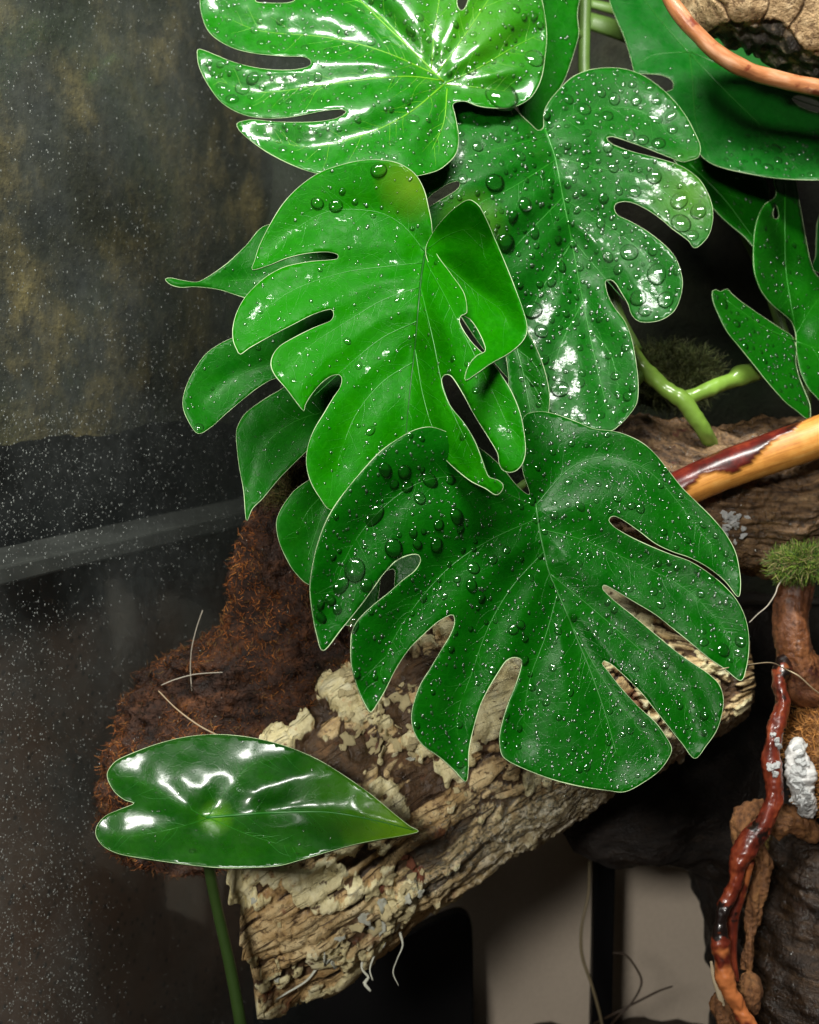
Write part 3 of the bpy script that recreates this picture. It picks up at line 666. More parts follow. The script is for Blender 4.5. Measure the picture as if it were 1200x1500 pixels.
L2.drops(big=[(725,268,16),(769,299,11),(742,357,14),(995,295,13),(998,327,14),(1015,345,9),(958,260,12),(1023,310,12),(930,280,10),(922,370,14),(962,402,15),(935,437,13),(975,440,13),(945,455,10),(780,455,16),(820,570,15),(793,485,10),(822,390,8),(818,352,7),(965,210,11),(942,205,9),(922,198,9),(960,172,9),(932,147,8),(985,190,8),(900,145,9),(890,170,9),(856,160,11),(700,215,9),(740,178,8)],
 nbig=240, rbig=(3.6, 8), nfine=900, rfine=(1.2, 3.8), seed=2)

# --- leaf behind the folded leaf, lobes showing on its left
L4o = [(390,330),(360,360),(330,388),(292,412),(270,411),(250,407),(242,409),(250,417),(265,421),(285,420),(320,424),(355,435),(390,445),(402,460),(390,478),(360,488),(338,496),(320,505),(300,520),(280,550),(270,575),(268,595),(275,615),(290,635),(310,625),(330,607),(350,590),(375,570),(398,556),(412,554),(420,562),(412,570),(390,583),(360,605),(348,625),(346,640),(350,680),(357,720),(361,762),(370,745),(385,730),(410,700),(445,665),(465,648),(480,650),(485,670),(480,688),(450,705),(430,720),(412,745),(405,765),(408,790),(418,815),(432,838),(455,857),(490,850),(530,800),(560,720),(585,640),(600,560),(605,480),(595,400),(560,345),(470,325)]
L4 = Leaf(plant, 'shaded split leaf whose lobes poke out from under the folded leaf', L4o,
 [(242,409,398),(290,415,402),(390,330,420),(390,445,410),(300,560,398),(290,634,388),(355,640,392),(360,755,380),(452,850,380),(410,760,380),(560,480,414),(560,720,392),(590,600,402),(590,390,420)],
 MAT_L4, mid=[(590,420),(560,520),(520,620),(480,730),(450,820)], veins=[[(585,440),(480,430),(380,410),(300,415)],[(560,520),(440,530),(360,545),(300,590)],[(530,600),(450,610),(390,650),(365,720)],[(490,710),(450,750),(430,800)]],
 alat=1.8, wob=0.6)
L4.drops(big=[(292,626,7)], nbig=22, rbig=(3.2, 4.6), nfine=330, rfine=(1.0, 2.8), seed=4)

L4b = Leaf(plant, 'shaded leaf lobe between the folded leaf and the fat-dropped leaf', [(742,462),(760,470),(775,488),(790,520),(800,550),(805,580),(803,606),(792,628),(768,645),(750,610),(744,540),(738,495)],
 [(742,462,412),(790,520,406),(803,606,400),(768,645,398),(744,540,406)], MAT_L4, mid=[(748,480),(765,540),(780,620)], veins=[[(755,510),(780,530),(798,560)],[(765,545),(785,570),(800,600)]], wob=0.4)
L4b.drops(nbig=6, rbig=(3.5, 5.5), nfine=40, rfine=(1.2, 3), seed=14)

# --- leaf seen through the slit of the front leaf
L6 = Leaf(plant, 'small shaded leaf seen through the slit of the deep green leaf', [(488,905),(492,870),(520,835),(560,800),(620,780),(645,815),(635,845),(600,858),(579,863),(578,835),(560,842),(555,870),(550,895),(538,909),(515,917)],
 [(488,905,372),(560,800,382),(640,830,380),(540,910,370)], MAT_L4, wob=0.3)

# --- stems and stalks
tube_obj('stem', [(925,510,.452,9.6),(945,540,.452,11.2),(970,566,.452,12.0),(1000,586,.45,12.8),(1014,604,.45,12.0),(1030,630,.452,11.2),(1044,655,.46,10.4)], STEM, plant, 16, 3, disp=lambda v: 0.0006*noise.noise(v*140)+0.0003*noise.noise(v*420))
tube_obj('stem', [(998,586,.452,11.2),(1025,576,.452,11.2),(1050,566,.454,11.2),(1070,557,.456,11.2),(1082,551,.457,15.2),(1095,548,.459,13.6),(1120,541,.466,12.0),(1160,530,.50,10.4)], STEM, plant, 16, 3, disp=lambda v: 0.0006*noise.noise(v*140)+0.0003*noise.noise(v*420))
tube_obj('stem', [(860,-60,.49,9.5),(857,0,.49,9.5),(856,60,.488,9),(856,110,.486,9),(870,300,.475,10),(900,450,.462,11),(930,515,.453,12)], STEM_D, plant, 10, 8)
for row in ([(650,122,.4235,7),(690,140,.445,8),(740,200,.462,8),(800,260,.474,8),(868,290,.4755,8)],
            [(797,190,.4395,6),(815,240,.455,7),(850,290,.472,7),(872,310,.475,7)],
            [(622,371,.3905,5),(680,400,.42,6),(760,420,.456,7),(850,420,.468,7),(888,400,.466,7)],
            [(785,739,.3735,5),(820,700,.40,6),(880,640,.43,7),(940,545,.452,7)],
            [(590,425,.4195,5),(660,440,.44,6),(800,440,.46,7),(885,415,.466,7)],
            [(748,482,.4135,4),(800,460,.44,6),(885,420,.466,7)],
            [(600,820,.381,4),(660,780,.40,5),(780,700,.43,6),(900,600,.446,6),(945,545,.452,6)],
            [(775,-30,.4725,5),(810,10,.482,6),(858,60,.488,6)]):
    tube_obj('leaf_stalk', row, STEM_D, plant, 8, 10)
for row in ([(862,2,.60,0),(890,8,.60,0),(920,18,.60,0)],):
    pass
tube_obj('leaf_stalk', [(862,30,.56,13),(900,42,.56,14),(940,60,.57,12)], STEM_D, plant, 8, 10, ell=0.4)
tube_obj('leaf_stalk', [(862,4,.57,7),(900,14,.57,8),(940,30,.58,7)], STEM_D, plant, 8, 10, ell=0.5)

# --- second plant at the right
plant2 = empty('background_plant')
tag(plant2, 'dark green broad-leaved plant half hidden behind the orange stick and cork bark', 'plant')
L8o = [(885,-50),(893,0),(902,25),(915,55),(925,88),(931,106),(950,108),(970,110),(985,118),(986,130),(975,136),(985,148),(1000,172),(1015,200),(1026,226),(1040,238),(1060,246),(1090,253),(1130,260),(1170,263),(1210,262),(1255,245),(1280,150),(1260,0),(1180,-90),(1060,-110),(950,-90)]
L8 = Leaf(plant2, 'large dark matte leaf behind the cork bark and red twig', L8o, [(1010,78,505),(930,104,506),(893,0,524),(1200,262,468),(1060,246,472),(1030,228,478),(1260,0,525),(1060,-110,545),(1280,150,495),(1120,150,494)], MAT_L8,
 mid=[(1010,78),(960,20),(915,-40)], veins=[[(1010,78),(1015,120),(1020,180),(1040,235)],[(1010,78),(1060,130),(1120,190),(1170,250)],[(1012,76),(1090,110),(1180,150),(1260,170)],[(1010,76),(960,80),(930,95)]],
 holes=[[(1160,144),(1168,139),(1185,142),(1205,150),(1222,158),(1222,169),(1195,164),(1172,156)]], alat=2.5, wl=30, wob=0.5, veinmat=VEIN_D, latr=0.4)
L8.drops(big=[(1125,245,9),(1137,218,9)], nbig=75, rbig=(3.5, 6.5), nfine=200, where=lambda x, y: 1.0 if (x > 1060 and y > 185 and y > 330-0.12*x) else 0.02, seed=8)
L9 = Leaf(plant2, 'narrow shaded leaf below the large dark leaf', [(985,225),(1035,232),(1070,240),(1120,262),(1128,310),(1122,345),(1109,364),(1090,346),(1065,325),(1045,305),(1015,270)],
 [(985,225,492),(1120,262,500),(1109,362,482),(1045,305,486)], MAT_L4, mid=[(1010,240),(1060,290),(1105,350)], wob=0.5)
L9.drops(nbig=8, rbig=(2.6, 3.6), nfine=40, seed=9)
L10 = Leaf(plant2, 'upright curled leaf with a slit near its tip', [(1137,286),(1120,300),(1110,320),(1105,345),(1104,380),(1106,400),(1115,425),(1130,445),(1148,460),(1160,472),(1166,490),(1167,515),(1175,550),(1190,575),(1215,590),(1245,500),(1225,430),(1196,402),(1187,380),(1180,345),(1172,300),(1162,255),(1140,250),(1134,262)],
 [(1137,286,480),(1105,345,468),(1106,400,462),(1150,462,470),(1165,490,474),(1190,575,464),(1240,500,478),(1180,345,488),(1160,255,498),(1145,390,482)], MAT_L4,
 mid=[(1150,270),(1150,330),(1152,400),(1166,485)], veins=[[(1166,490),(1190,450),(1215,420)],[(1166,500),(1200,510),(1235,500)]], holes=[[(1133,309),(1137,300),(1141,312),(1141,318),(1137,321),(1133,318)]], alat=2.0, amid=3, wob=0.4)
L10.drops(nbig=12, rbig=(2.8, 4.2), nfine=80, seed=10)
L11 = Leaf(plant2, 'blunt-tipped green lobe hanging beside the green forked stem', [(1044,426),(1049,424),(1056,427),(1065,423),(1072,430),(1085,441),(1105,455),(1130,472),(1150,485),(1160,492),(1167,510),(1166,530),(1172,555),(1180,575),(1187,595),(1185,614),(1165,600),(1150,588),(1125,560),(1105,535),(1085,510),(1065,485),(1050,455),(1044,438)],
 [(1044,426,452),(1160,492,466),(1185,613,452),(1105,535,448),(1120,490,458)], MAT_L4, mid=[(1166,500),(1120,480),(1065,440)], wob=0.4, amid=1.5)
L11.drops(big=[(1061,445,7),(1079,474,7),(1092,507,6)], nbig=14, rbig=(2.8, 4.5), nfine=120, seed=12)
L12 = Leaf(plant2, 'leaf edge hanging at the right behind the curled leaf', [(1199,320),(1196,350),(1195,375),(1191,395),(1225,400),(1260,360),(1250,300),(1215,290)], [(1199,320,505),(1191,395,500),(1260,360,510),(1215,290,515)], MAT_L8, wob=0.2)
for row in ([(1010,78,.509,6),(1060,200,.525,7),(1120,400,.52,8),(1170,560,.505,9),(1185,640,.475,9)],
            [(1166,494,.477,4),(1185,540,.485,6),(1182,600,.485,7),(1185,640,.475,8)],
            [(1010,238,.496,4),(1080,330,.515,5),(1125,420,.52,5)],
            [(1215,395,.505,4),(1200,480,.505,5),(1182,580,.495,6)]):
    tube_obj('leaf_stalk', row, STEM_D, plant2, 8, 10)

# --- single arrow-shaped leaf, low at the left
plant3 = empty('heart_leaf_plant')
tag(plant3, 'single glossy heart-shaped leaf on a thin stalk, resting against the broken log end', 'plant')
L7o = [(196,1177),(183,1172),(168,1160),(158,1142),(158,1130),(170,1115),(195,1103),(230,1090),(270,1080),(310,1076),(350,1078),(390,1085),(430,1097),(470,1115),(510,1140),(545,1165),(575,1190),(600,1210),(613,1218),(590,1224),(560,1229),(520,1237),(480,1248),(440,1260),(410,1268),(370,1271),(320,1271),(270,1266),(220,1259),(175,1251),(152,1240),(141,1225),(142,1210),(155,1195),(175,1186)]
L7 = Leaf(plant3, None, L7o, [(302,1198,378),(310,1076,401),(230,1090,397),(320,1270,360),(220,1258,362),(158,1135,386),(145,1222,370),(196,1177,379),(613,1218,383),(480,1115,397),(480,1248,369),(420,1190,380),(300,1130,391)],
 MAT_L7, mid=[(302,1198),(350,1194),(400,1191),(480,1190),(550,1202),(605,1216)], veins=[[(302,1198),(260,1175),(215,1150),(180,1135)],[(305,1196),(330,1160),(370,1120),(430,1105)],[(302,1200),(250,1215),(190,1225),(160,1222)],[(310,1200),(370,1225),(440,1245)],[(400,1191),(450,1165),(510,1160)]],
 alat=2.2, amid=5.0, wl=26, wm=26, wob=0.6, veinmat=VEIN_D, midr=0.5, latr=0.15)
L7.drops(nbig=6, rbig=(3, 5), nfine=60, rfine=(1, 2.6), seed=7)
tube_obj('leaf_stalk', [(302,1199,.3815,7),(303,1235,.388,8.5),(308,1280,.392,8.5),(318,1330,.395,8.5),(338,1420,.398,9),(354,1510,.40,9.5),(372,1650,.405,10),(390,1990,.41,11)], plain('stalk_dark', (0.035, 0.075, 0.014), 0.4, 0.5, 0.3, 120, 0.3), plant3, 10, 10)
# ================================================================== wood, bark, moss
from mathutils.bvhtree import BVHTree
def bvh(V, F): return BVHTree.FromPolygons([tuple(v) for v in V], [tuple(int(i) for i in f) for f in F])
def hit(tree, x, y):
    d = (P(x, y, 1.0)-CAM_LOC).normalized(); r = tree.ray_cast(CAM_LOC, d)
    return (r[0], r[1]) if r[0] is not None else (None, None)
CMI = np.linalg.inv(CM)
def px(v):
    """image column/row of world points"""
    c = np.c_[np.asarray(v, float), np.ones(len(v))] @ CMI.T
    return np.stack([600+c[:, 0]/-c[:, 2]*FPX, 750-c[:, 1]/-c[:, 2]*FPX], 1)

def strands(name, P0, D, L, rad, cols, parent, curl=0.5, seed=0, kind='stuff', mat=None, nseg=3):
    rg = np.random.default_rng(seed); n = len(P0); D = D/np.linalg.norm(D, axis=1)[:, None]
    pts = [P0]; d = D.copy()
    for k in range(nseg):
        d = d+rg.normal(0, curl, (n, 3)); d /= np.linalg.norm(d, axis=1)[:, None]; pts.append(pts[-1]+d*(L/nseg)[:, None])
    pts = np.stack(pts, 1); T = np.gradient(pts, axis=1); T /= np.linalg.norm(T, axis=2)[:, :, None]+1e-12
    u = np.cross(T, rg.normal(0, 1, (n, 1, 3))); u /= np.linalg.norm(u, axis=2)[:, :, None]+1e-12; b = np.cross(T, u)
    tp = np.linspace(1, 0.35, nseg+1)[None, :, None]; R = rad[:, None, None]*tp; rings = []
    for j in range(3):
        a = j*2*math.pi/3; rings.append(pts+R*(math.cos(a)*u+math.sin(a)*b))
    V = np.stack(rings, 2).reshape(-1, 3); m_ = (nseg+1)*3; F = []
    base = [(i*3+j, i*3+(j+1) % 3, (i+1)*3+(j+1) % 3, (i+1)*3+j) for i in range(nseg) for j in range(3)]
    for k in range(n): F += [tuple(k*m_+i for i in f) for f in base]
    o = mesh_obj(name, V, F, mat or FIBRE, parent, cols=np.repeat(cols, m_, 0))
    if kind: o['kind'] = kind
    return o
m = M('fibre'); m.set(Base_Color=m.attr('col', 0), Roughness=0.6, Specular_IOR_Level=0.35); FIBRE = m.m

def mesh_samples(V, F, n, seed, keep=None):
    rg = np.random.default_rng(seed); q4 = np.array([f[:4] for f in F if len(f) == 4])
    c = V[q4].mean(1); nn = np.cross(V[q4[:, 1]]-V[q4[:, 0]], V[q4[:, 2]]-V[q4[:, 0]])
    ar = np.linalg.norm(nn, axis=1); nn = nn/(ar[:, None]+1e-12)
    w_ = ar*(((nn*(c-np.array(CAM_LOC))).sum(1)) < 0.05)
    if keep is not None: w_ = w_*keep(c)
    i = rg.choice(len(c), n, p=w_/w_.sum())
    a, b = rg.uniform(0, 1, (2, n, 1)); q = V[q4[i]]
    return (q[:, 0]*(1-a)+q[:, 1]*a)*(1-b)+(q[:, 3]*(1-a)+q[:, 2]*a)*b, nn[i]

# --- the pale log
LOGR = 0.0455
def log_disp(v, s, t):
    u = t/LOGR/math.pi                                       # 0 top edge, 0.5 facing out, 1 lower edge
    if u > 1.05: return fbm(v*28, 3)*0.0045, 0.0, 0.4, 0.0
    wob = 0.35*noise.noise(v*22)
    zg = (1-sst(0.07, 0.11, s+0.03*wob))*sst(0.42, 0.55, u+0.2*wob)       # long-grained
    zl = (1-sst(0.11, 0.15, s+0.03*wob))*(1-sst(0.42, 0.55, u+0.2*wob))   # crusted with lichen
    zb = sst(0.06, 0.11, s+0.04*wob)*sst(0.60, 0.72, u+0.15*wob)          # granular flank
    big = fbm(v*26, 3)*0.0055
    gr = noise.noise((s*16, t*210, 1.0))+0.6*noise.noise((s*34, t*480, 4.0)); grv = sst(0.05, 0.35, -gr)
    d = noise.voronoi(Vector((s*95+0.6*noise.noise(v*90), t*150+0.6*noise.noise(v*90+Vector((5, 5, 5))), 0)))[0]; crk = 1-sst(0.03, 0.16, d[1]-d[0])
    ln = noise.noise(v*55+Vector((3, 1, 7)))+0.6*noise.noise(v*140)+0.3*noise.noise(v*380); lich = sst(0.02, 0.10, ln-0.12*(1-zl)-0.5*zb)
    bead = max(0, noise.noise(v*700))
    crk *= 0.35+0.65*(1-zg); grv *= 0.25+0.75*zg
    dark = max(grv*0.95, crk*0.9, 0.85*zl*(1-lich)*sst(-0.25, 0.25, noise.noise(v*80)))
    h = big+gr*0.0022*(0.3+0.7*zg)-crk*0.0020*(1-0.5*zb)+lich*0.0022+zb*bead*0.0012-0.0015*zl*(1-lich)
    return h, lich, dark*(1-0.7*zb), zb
LOGS = [(338,1120,398,1462,.462,.046),(352,1062,420,1462,.463,.048),(400,1002,470,1436,.465,.05),(480,952,560,1392,.468,.05),(560,900,640,1325,.472,.048),(660,862,745,1262,.476,.045),(800,850,862,1188,.482,.04),(900,850,920,1150,.488,.038),(990,870,985,1110,.494,.034),(1075,905,1085,1052,.50,.028)]
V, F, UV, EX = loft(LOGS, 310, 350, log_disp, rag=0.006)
m = M('pale_bark'); o_ = m.coord(); n1 = m.noise(o_, 130, 7, 0.7); n2 = m.noise(o_, 38, 4, 0.6); n3 = m.noise(o_, 700, 3, 0.6)
uvg = m.coord('UV', (60, 900, 1)); g1 = m.noise(uvg, 1.0, 5, 0.65, 0.4); fl = m.noise(o_, 320, 4, 0.6)
c = m.ramp(m.math('ADD', m.math('MULTIPLY', n1, 0.5), m.math('MULTIPLY', n2, 0.5)), [(0.34, (0.30, 0.17, 0.065)), (0.46, (0.58, 0.40, 0.18)), (0.56, (0.76, 0.60, 0.32)), (0.68, (0.86, 0.75, 0.46))])
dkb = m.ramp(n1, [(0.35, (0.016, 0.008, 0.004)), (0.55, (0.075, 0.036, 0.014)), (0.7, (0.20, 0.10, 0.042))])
c = m.mix(m.ramp(g1, [(0.34, 0.9), (0.45, 0.0)]), c, (0.10, 0.052, 0.02))
c = m.mix(m.ramp(m.noise(o_, 480, 3, 0.7), [(0.36, 0.75), (0.46, 0.0)]), c, (0.12, 0.065, 0.026))
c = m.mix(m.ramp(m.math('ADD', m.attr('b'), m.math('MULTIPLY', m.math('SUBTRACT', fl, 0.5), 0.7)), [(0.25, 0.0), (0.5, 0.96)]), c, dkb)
lc = m.ramp(n1, [(0.3, (0.56, 0.46, 0.22)), (0.5, (0.80, 0.72, 0.40)), (0.7, (0.90, 0.86, 0.60))])
c = m.mix(m.math('MULTIPLY', m.ramp(m.attr('a'), [(0.35, 0.0), (0.6, 0.95)]), m.ramp(fl, [(0.34, 0.0), (0.42, 1.0)])), c, lc)
zbc = m.ramp(fl, [(0.35, (0.16, 0.12, 0.06)), (0.5, (0.46, 0.40, 0.24)), (0.62, (0.84, 0.80, 0.62))])
c = m.mix(m.math('MULTIPLY', m.attr('c'), 0.85), c, zbc)
c = m.mix(m.ramp(m.noise(o_, 52, 4, 0.6), [(0.62, 0.0), (0.68, 0.8)]), c, (0.22, 0.07, 0.028))
hh = m.math('ADD', m.math('ADD', m.math('MULTIPLY', n1, 0.6), m.math('MULTIPLY', n3, 0.4)), m.math('MULTIPLY', m.ramp(g1, [(0.30, 0.0), (0.42, 1.0)]), 0.5))
m.set(Base_Color=c, Roughness=m.ramp(n1, [(0.4, 0.35), (0.6, 0.8)]), Normal=m.bump(hh, 1.0, 0.0016), Specular_IOR_Level=0.5)
PALE = m.m
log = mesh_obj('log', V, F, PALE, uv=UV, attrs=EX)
tag(log, 'pale flaking cork log with a broken end, lying under the deep green leaf', 'log')
LOGT = bvh(V, F)
# flakes of lichen and curling bark that stand off the log
def flake_mesh(seed, mat):
    rg = np.random.default_rng(seed); n = 11; ang = np.arange(n)/n*2*math.pi
    r = 1+rg.uniform(-0.3, 0.3, n); rim = np.stack([r*np.cos(ang), r*np.sin(ang)*rg.uniform(0.5, 0.9), 0.16*rg.uniform(-0.2, 1, n)], 1)
    inn = rim*0.5; inn[:, 2] = rg.uniform(-0.1, 0.15, n); top = np.concatenate([[(0, 0, 0.05)], inn, rim]); bot = top+(0, 0, -0.16)
    k = len(top); V = np.concatenate([top, bot]); F = []
    for j in range(n):
        a, b = j, (j+1) % n
        F += [(0, 1+a, 1+b), (1+a, 1+n+a, 1+n+b, 1+b), (k, k+1+b, k+1+a), (k+1+a, k+1+b, k+1+n+b, k+1+n+a), (1+n+a, k+1+n+a, k+1+n+b, 1+n+b)]
    me = bpy.data.meshes.new('lichen_flake'); me.from_pydata([tuple(v) for v in V], [], F); me.update(); me.polygons.foreach_set('use_smooth', [True]*len(me.polygons)); me.materials.append(mat); return me
LICH = plain('lichen', (0.70, 0.60, 0.33), 0.8, 0.3, 0.35, 260, 0.8); LICHW = plain('lichen_white', (0.70, 0.72, 0.60), 0.8, 0.3, 0.3, 260, 0.8)
BARKR = plain('red_bark_chip', (0.30, 0.11, 0.06), 0.7, 0.3, 0.4, 200, 0.8)
FL = [flake_mesh(i, LICH) for i in range(5)]; FW = [flake_mesh(10+i, LICHW) for i in range(4)]; FR = [flake_mesh(20, BARKR)]
def put_flake(name, me, x, y, rpx, tree, parent, sink=0.0002, seed=0):
    p, n = hit(tree, x, y)
    if p is None: return
    if n.dot(p-CAM_LOC) > 0: n = -n
    rg = np.random.default_rng(seed); nv = (np.array(n)+rg.normal(0, 0.35, 3))[None]; a, b, c = frame_for(nv)
    an = rg.uniform(0, 6.28); r = rpx*(p-CAM_LOC).length/FPX; A = a[0]*math.cos(an)+b[0]*math.sin(an); B = np.cross(c[0], A)
    o = bpy.data.objects.new(name, me); COL.objects.link(o); mt = np.eye(4); mt[:3, 0] = A*r; mt[:3, 1] = B*r; mt[:3, 2] = c[0]*r; mt[:3, 3] = np.array(p)+c[0]*sink
    o.parent = parent; o.matrix_world = Matrix(mt.tolist()); return o
rg = np.random.default_rng(77)
for i in range(34):                                             # lower edge, left
    t = rg.uniform(); x = 470+t*140+rg.normal(0, 10); y = 1420-t*100-abs(rg.normal(0, 22)); put_flake('lichen_flake', FL[i % 5] if rg.uniform() < .7 else FW[i % 4], x, y, rg.uniform(5, 13), LOGT, log, seed=i)
for i in range(60):                                             # crust above the heart leaf
    x = rg.uniform(500, 640); y = 990+rg.uniform(0, 120)+(x-560)*0.1; put_flake('lichen_flake', FL[i % 5], x, y, rg.uniform(4, 12), LOGT, log, seed=100+i)
for i in range(50):
    x = rg.uniform(360, 860); y = rg.uniform(960, 1440); put_flake('lichen_flake', FL[i % 5] if rg.uniform() < .8 else FW[i % 4], x, y, rg.uniform(4, 10), LOGT, log, seed=200+i)
for x, y, r in ((600,1262,13),(612,1280,15),(590,1255,9),(560,1300,9)): put_flake('bark_chip', FR[0], x, y, r, LOGT, log, seed=int(x))
# wet glitter: fine water beads on the lower flank of the log
pp, nn = [], []
for i in range(2200):
    t = rg.uniform(); x = 600+t*270+rg.normal(0, 14); y = 1320-t*160-rg.uniform(0, 1)**1.5*105
    p, n = hit(LOGT, x, y)
    if p is not None and (p-CAM_LOC).length < 0.56: pp.append(p); nn.append(-n if n.dot(p-CAM_LOC) > 0 else n)
fine_drops('fine_droplets', np.array(pp), np.array(nn), 0.00025+0.00035*rg.uniform(0, 1, len(pp))**2, log)
# hanging lichen threads at the lower edge
for k, row in enumerate(([(534,1398,.44,4),(530,1418,.438,3),(540,1432,.438,3.5),(534,1440,.437,5),(543,1452,.437,3)], [(586,1366,.442,4),(590,1385,.44,2.5),(582,1405,.44,1.6),(576,1425,.44,1.5),(584,1444,.44,.8)], [(548,1400,.44,3),(542,1420,.438,2),(546,1436,.438,2)], [(470,1410,.436,4),(450,1436,.434,3),(420,1455,.434,2.5),(405,1464,.436,2)], [(600,1340,.445,5),(585,1352,.443,6),(578,1364,.443,4)])):
    tube_obj('lichen_thread', [(a, b, c, r*0.6) for a, b, c, r in row], LICHW, log, 6, 4)

# --- rust-brown fibrous mound behind the log
def mound_disp(v, s, t): return fbm(v*40, 4)*0.006+fbm(v*170, 4)*0.0038, 0, 0
V, F, UV, EX = loft([(432,672,468,672,.446,.010),(372,758,475,758,.452,.018),(348,850,488,850,.458,.026),(322,925,545,925,.466,.034),(215,985,570,985,.47,.036),(165,1040,550,1040,.472,.04),(152,1110,480,1110,.472,.04),(148,1190,430,1190,.47,.036),(175,1250,410,1250,.468,.028)], 150, 150, mound_disp)
MOUNDM = wood('rust_peat', [(0.38, (0.010, 0.005, 0.003)), (0.52, (0.055, 0.021, 0.009)), (0.66, (0.19, 0.068, 0.02))], (90, 90, 1), None, (0.5, 0.9), 1.0, 0.003)
mound = mesh_obj('moss_mound', V, F, MOUNDM, uv=UV); tag(mound, 'rust-brown fibrous peat mound behind the broken log end', 'peat')
MT = bvh(V, F)
p0, n0 = mesh_samples(V, F, 15000, 1); rg = np.random.default_rng(5); n = len(p0)
pal = np.array([(0.36, 0.12, 0.028), (0.20, 0.065, 0.02), (0.55, 0.22, 0.05), (0.05, 0.022, 0.012), (0.28, 0.16, 0.05)])
cl = pal[rg.choice(5, n, p=[.35, .3, .12, .15, .08])]*rg.uniform(0.6, 1.3, (n, 1))
nz = np.array([noise.noise(Vector(p)*45)+0.5*noise.noise(Vector(p)*120) for p in p0]); cl *= np.clip(0.85-1.9*nz, 0.12, 1.9)[:, None]
rd_ = rg.normal(0, 1, (n, 3)); rd_ = rd_-n0*(rd_*n0).sum(1)[:, None]*0.85
strands('moss_fibres', p0+n0*0.0002, rd_+n0*0.12, rg.uniform(.0010, .0040, n), rg.uniform(.00009, .00020, n), cl*0.75, mound, 0.55, 2)
k = rg.choice(n, 420); fine_drops('fine_droplets', p0[k]+n0[k]*0.001, n0[k], rg.uniform(.0002, .0004, 420), mound)
# --- wet brown log at the right
def rlog_disp(v, s, t): return fbm(v*45, 4)*0.005+noise.noise((s*30, t*200, 0))*0.0026+noise.noise((s*90, t*520, 0))*0.0016+noise.noise(v*600)*0.0006, 0, 0
V, F, UV, EX = loft([(820,640,830,850,.50,.03),(910,605,900,850,.485,.034),(960,606,960,846,.48,.036),(1010,628,1030,838,.478,.036),(1070,634,1080,836,.478,.036),(1140,632,1150,842,.476,.038),(1200,606,1205,832,.474,.038),(1290,580,1290,830,.474,.038)], 260, 300, rlog_disp)
RLOG = wood('wet_brown_bark', [(0.28, (0.012, 0.007, 0.004)), (0.42, (0.06, 0.034, 0.017)), (0.54, (0.19, 0.11, 0.05)), (0.68, (0.42, 0.28, 0.14))], (60, 330, 1), [(60, 0.63, (0.10, 0.028, 0.014)), (45, 0.66, (0.035, 0.045, 0.012))], (0.22, 0.7), 1.0, 0.0018)
rlog = mesh_obj('log', V, F, RLOG, uv=UV); tag(rlog, 'wet dark brown log carrying the orange stick and the green forked stem', 'log'); RT = bvh(V, F)
# white mould patch on it
WHITE = plain('white_mould', (0.80, 0.82, 0.80), 0.7, 0.4, 0.12, 400, 1.0)
FWM = [flake_mesh(40+i, WHITE) for i in range(4)]
for i in range(26): put_flake('mould_patch', FWM[i % 4], 1074+rg.normal(0, 12), 766+rg.normal(0, 10), rg.uniform(3, 7), RT, rlog, seed=400+i)
pp, nn = [], []
for i in range(420):
    p, n_ = hit(RT, rg.uniform(910, 1200), rg.uniform(625, 830))
    if p is not None and (p-CAM_LOC).length < 0.56: pp.append(p); nn.append(-n_ if n_.dot(p-CAM_LOC) > 0 else n_)
fine_drops('fine_droplets', np.array(pp), np.array(nn), 0.0002+0.0004*rg.uniform(0, 1, len(pp))**2, rlog)

# --- orange stick with peeling red bark
q = spline([(940,744,.436,25),(1000,716,.433,27),(1060,690,.431,28),(1120,668,.430,29),(1200,640,.428,30),(1300,600,.427,31)], 2.5)
path = PN(q[:, :2], q[:, 2]); V, F, UV = tube(path, q[:, 3]*q[:, 2]/FPX, 44)
ang = np.tile(np.arange(44)/44*360, len(path)); ang = np.where(ang > 180, ang-360, ang); xx = np.repeat(q[:, 0], 44)
edge = 86+26*np.array([noise.noise((x/34, 0.3, a/120))+0.28*noise.noise((x/12, 2.3, a/60)) for x, a in zip(xx, ang)])-np.clip((xx-1110)/60, 0, 3)*55
mask = np.array([sst(-4, 4, e-a) for e, a in zip(edge, ang)])*(ang > -110)
V = V+(V-np.repeat(path, 44, 0))*(0.05*mask+np.array([0.02*noise.noise(Vector(v)*200) for v in V]))[:, None]
m = M('orange_stick'); g = m.coord('UV', (60, 900, 1)); n1 = m.noise(g, 1.0, 5, 0.6); o_ = m.coord(); n2 = m.noise(o_, 120, 5, 0.65)
c1 = m.ramp(m.math('ADD', m.math('MULTIPLY', n1, 0.5), m.math('MULTIPLY', n2, 0.5)), [(0.3, (0.34, 0.12, 0.02)), (0.5, (0.62, 0.27, 0.05)), (0.72, (0.80, 0.46, 0.13))])
c2 = m.ramp(n2, [(0.35, (0.020, 0.005, 0.004)), (0.55, (0.11, 0.012, 0.008)), (0.75, (0.24, 0.035, 0.015))])
mk = m.attr('a'); m.set(Base_Color=m.mix(mk, c1, c2), Roughness=m.mix(mk, (0.5, 0.5, 0.5), (0.28, 0.28, 0.28)), Normal=m.bump(m.math('ADD', m.math('MULTIPLY', n2, 0.5), mk), 0.5, 0.0006))
stick = mesh_obj('stick', V, F, m.m, uv=UV, attrs={'a': mask}); tag(stick, 'smooth orange stick with a strip of peeling dark red bark', 'stick')

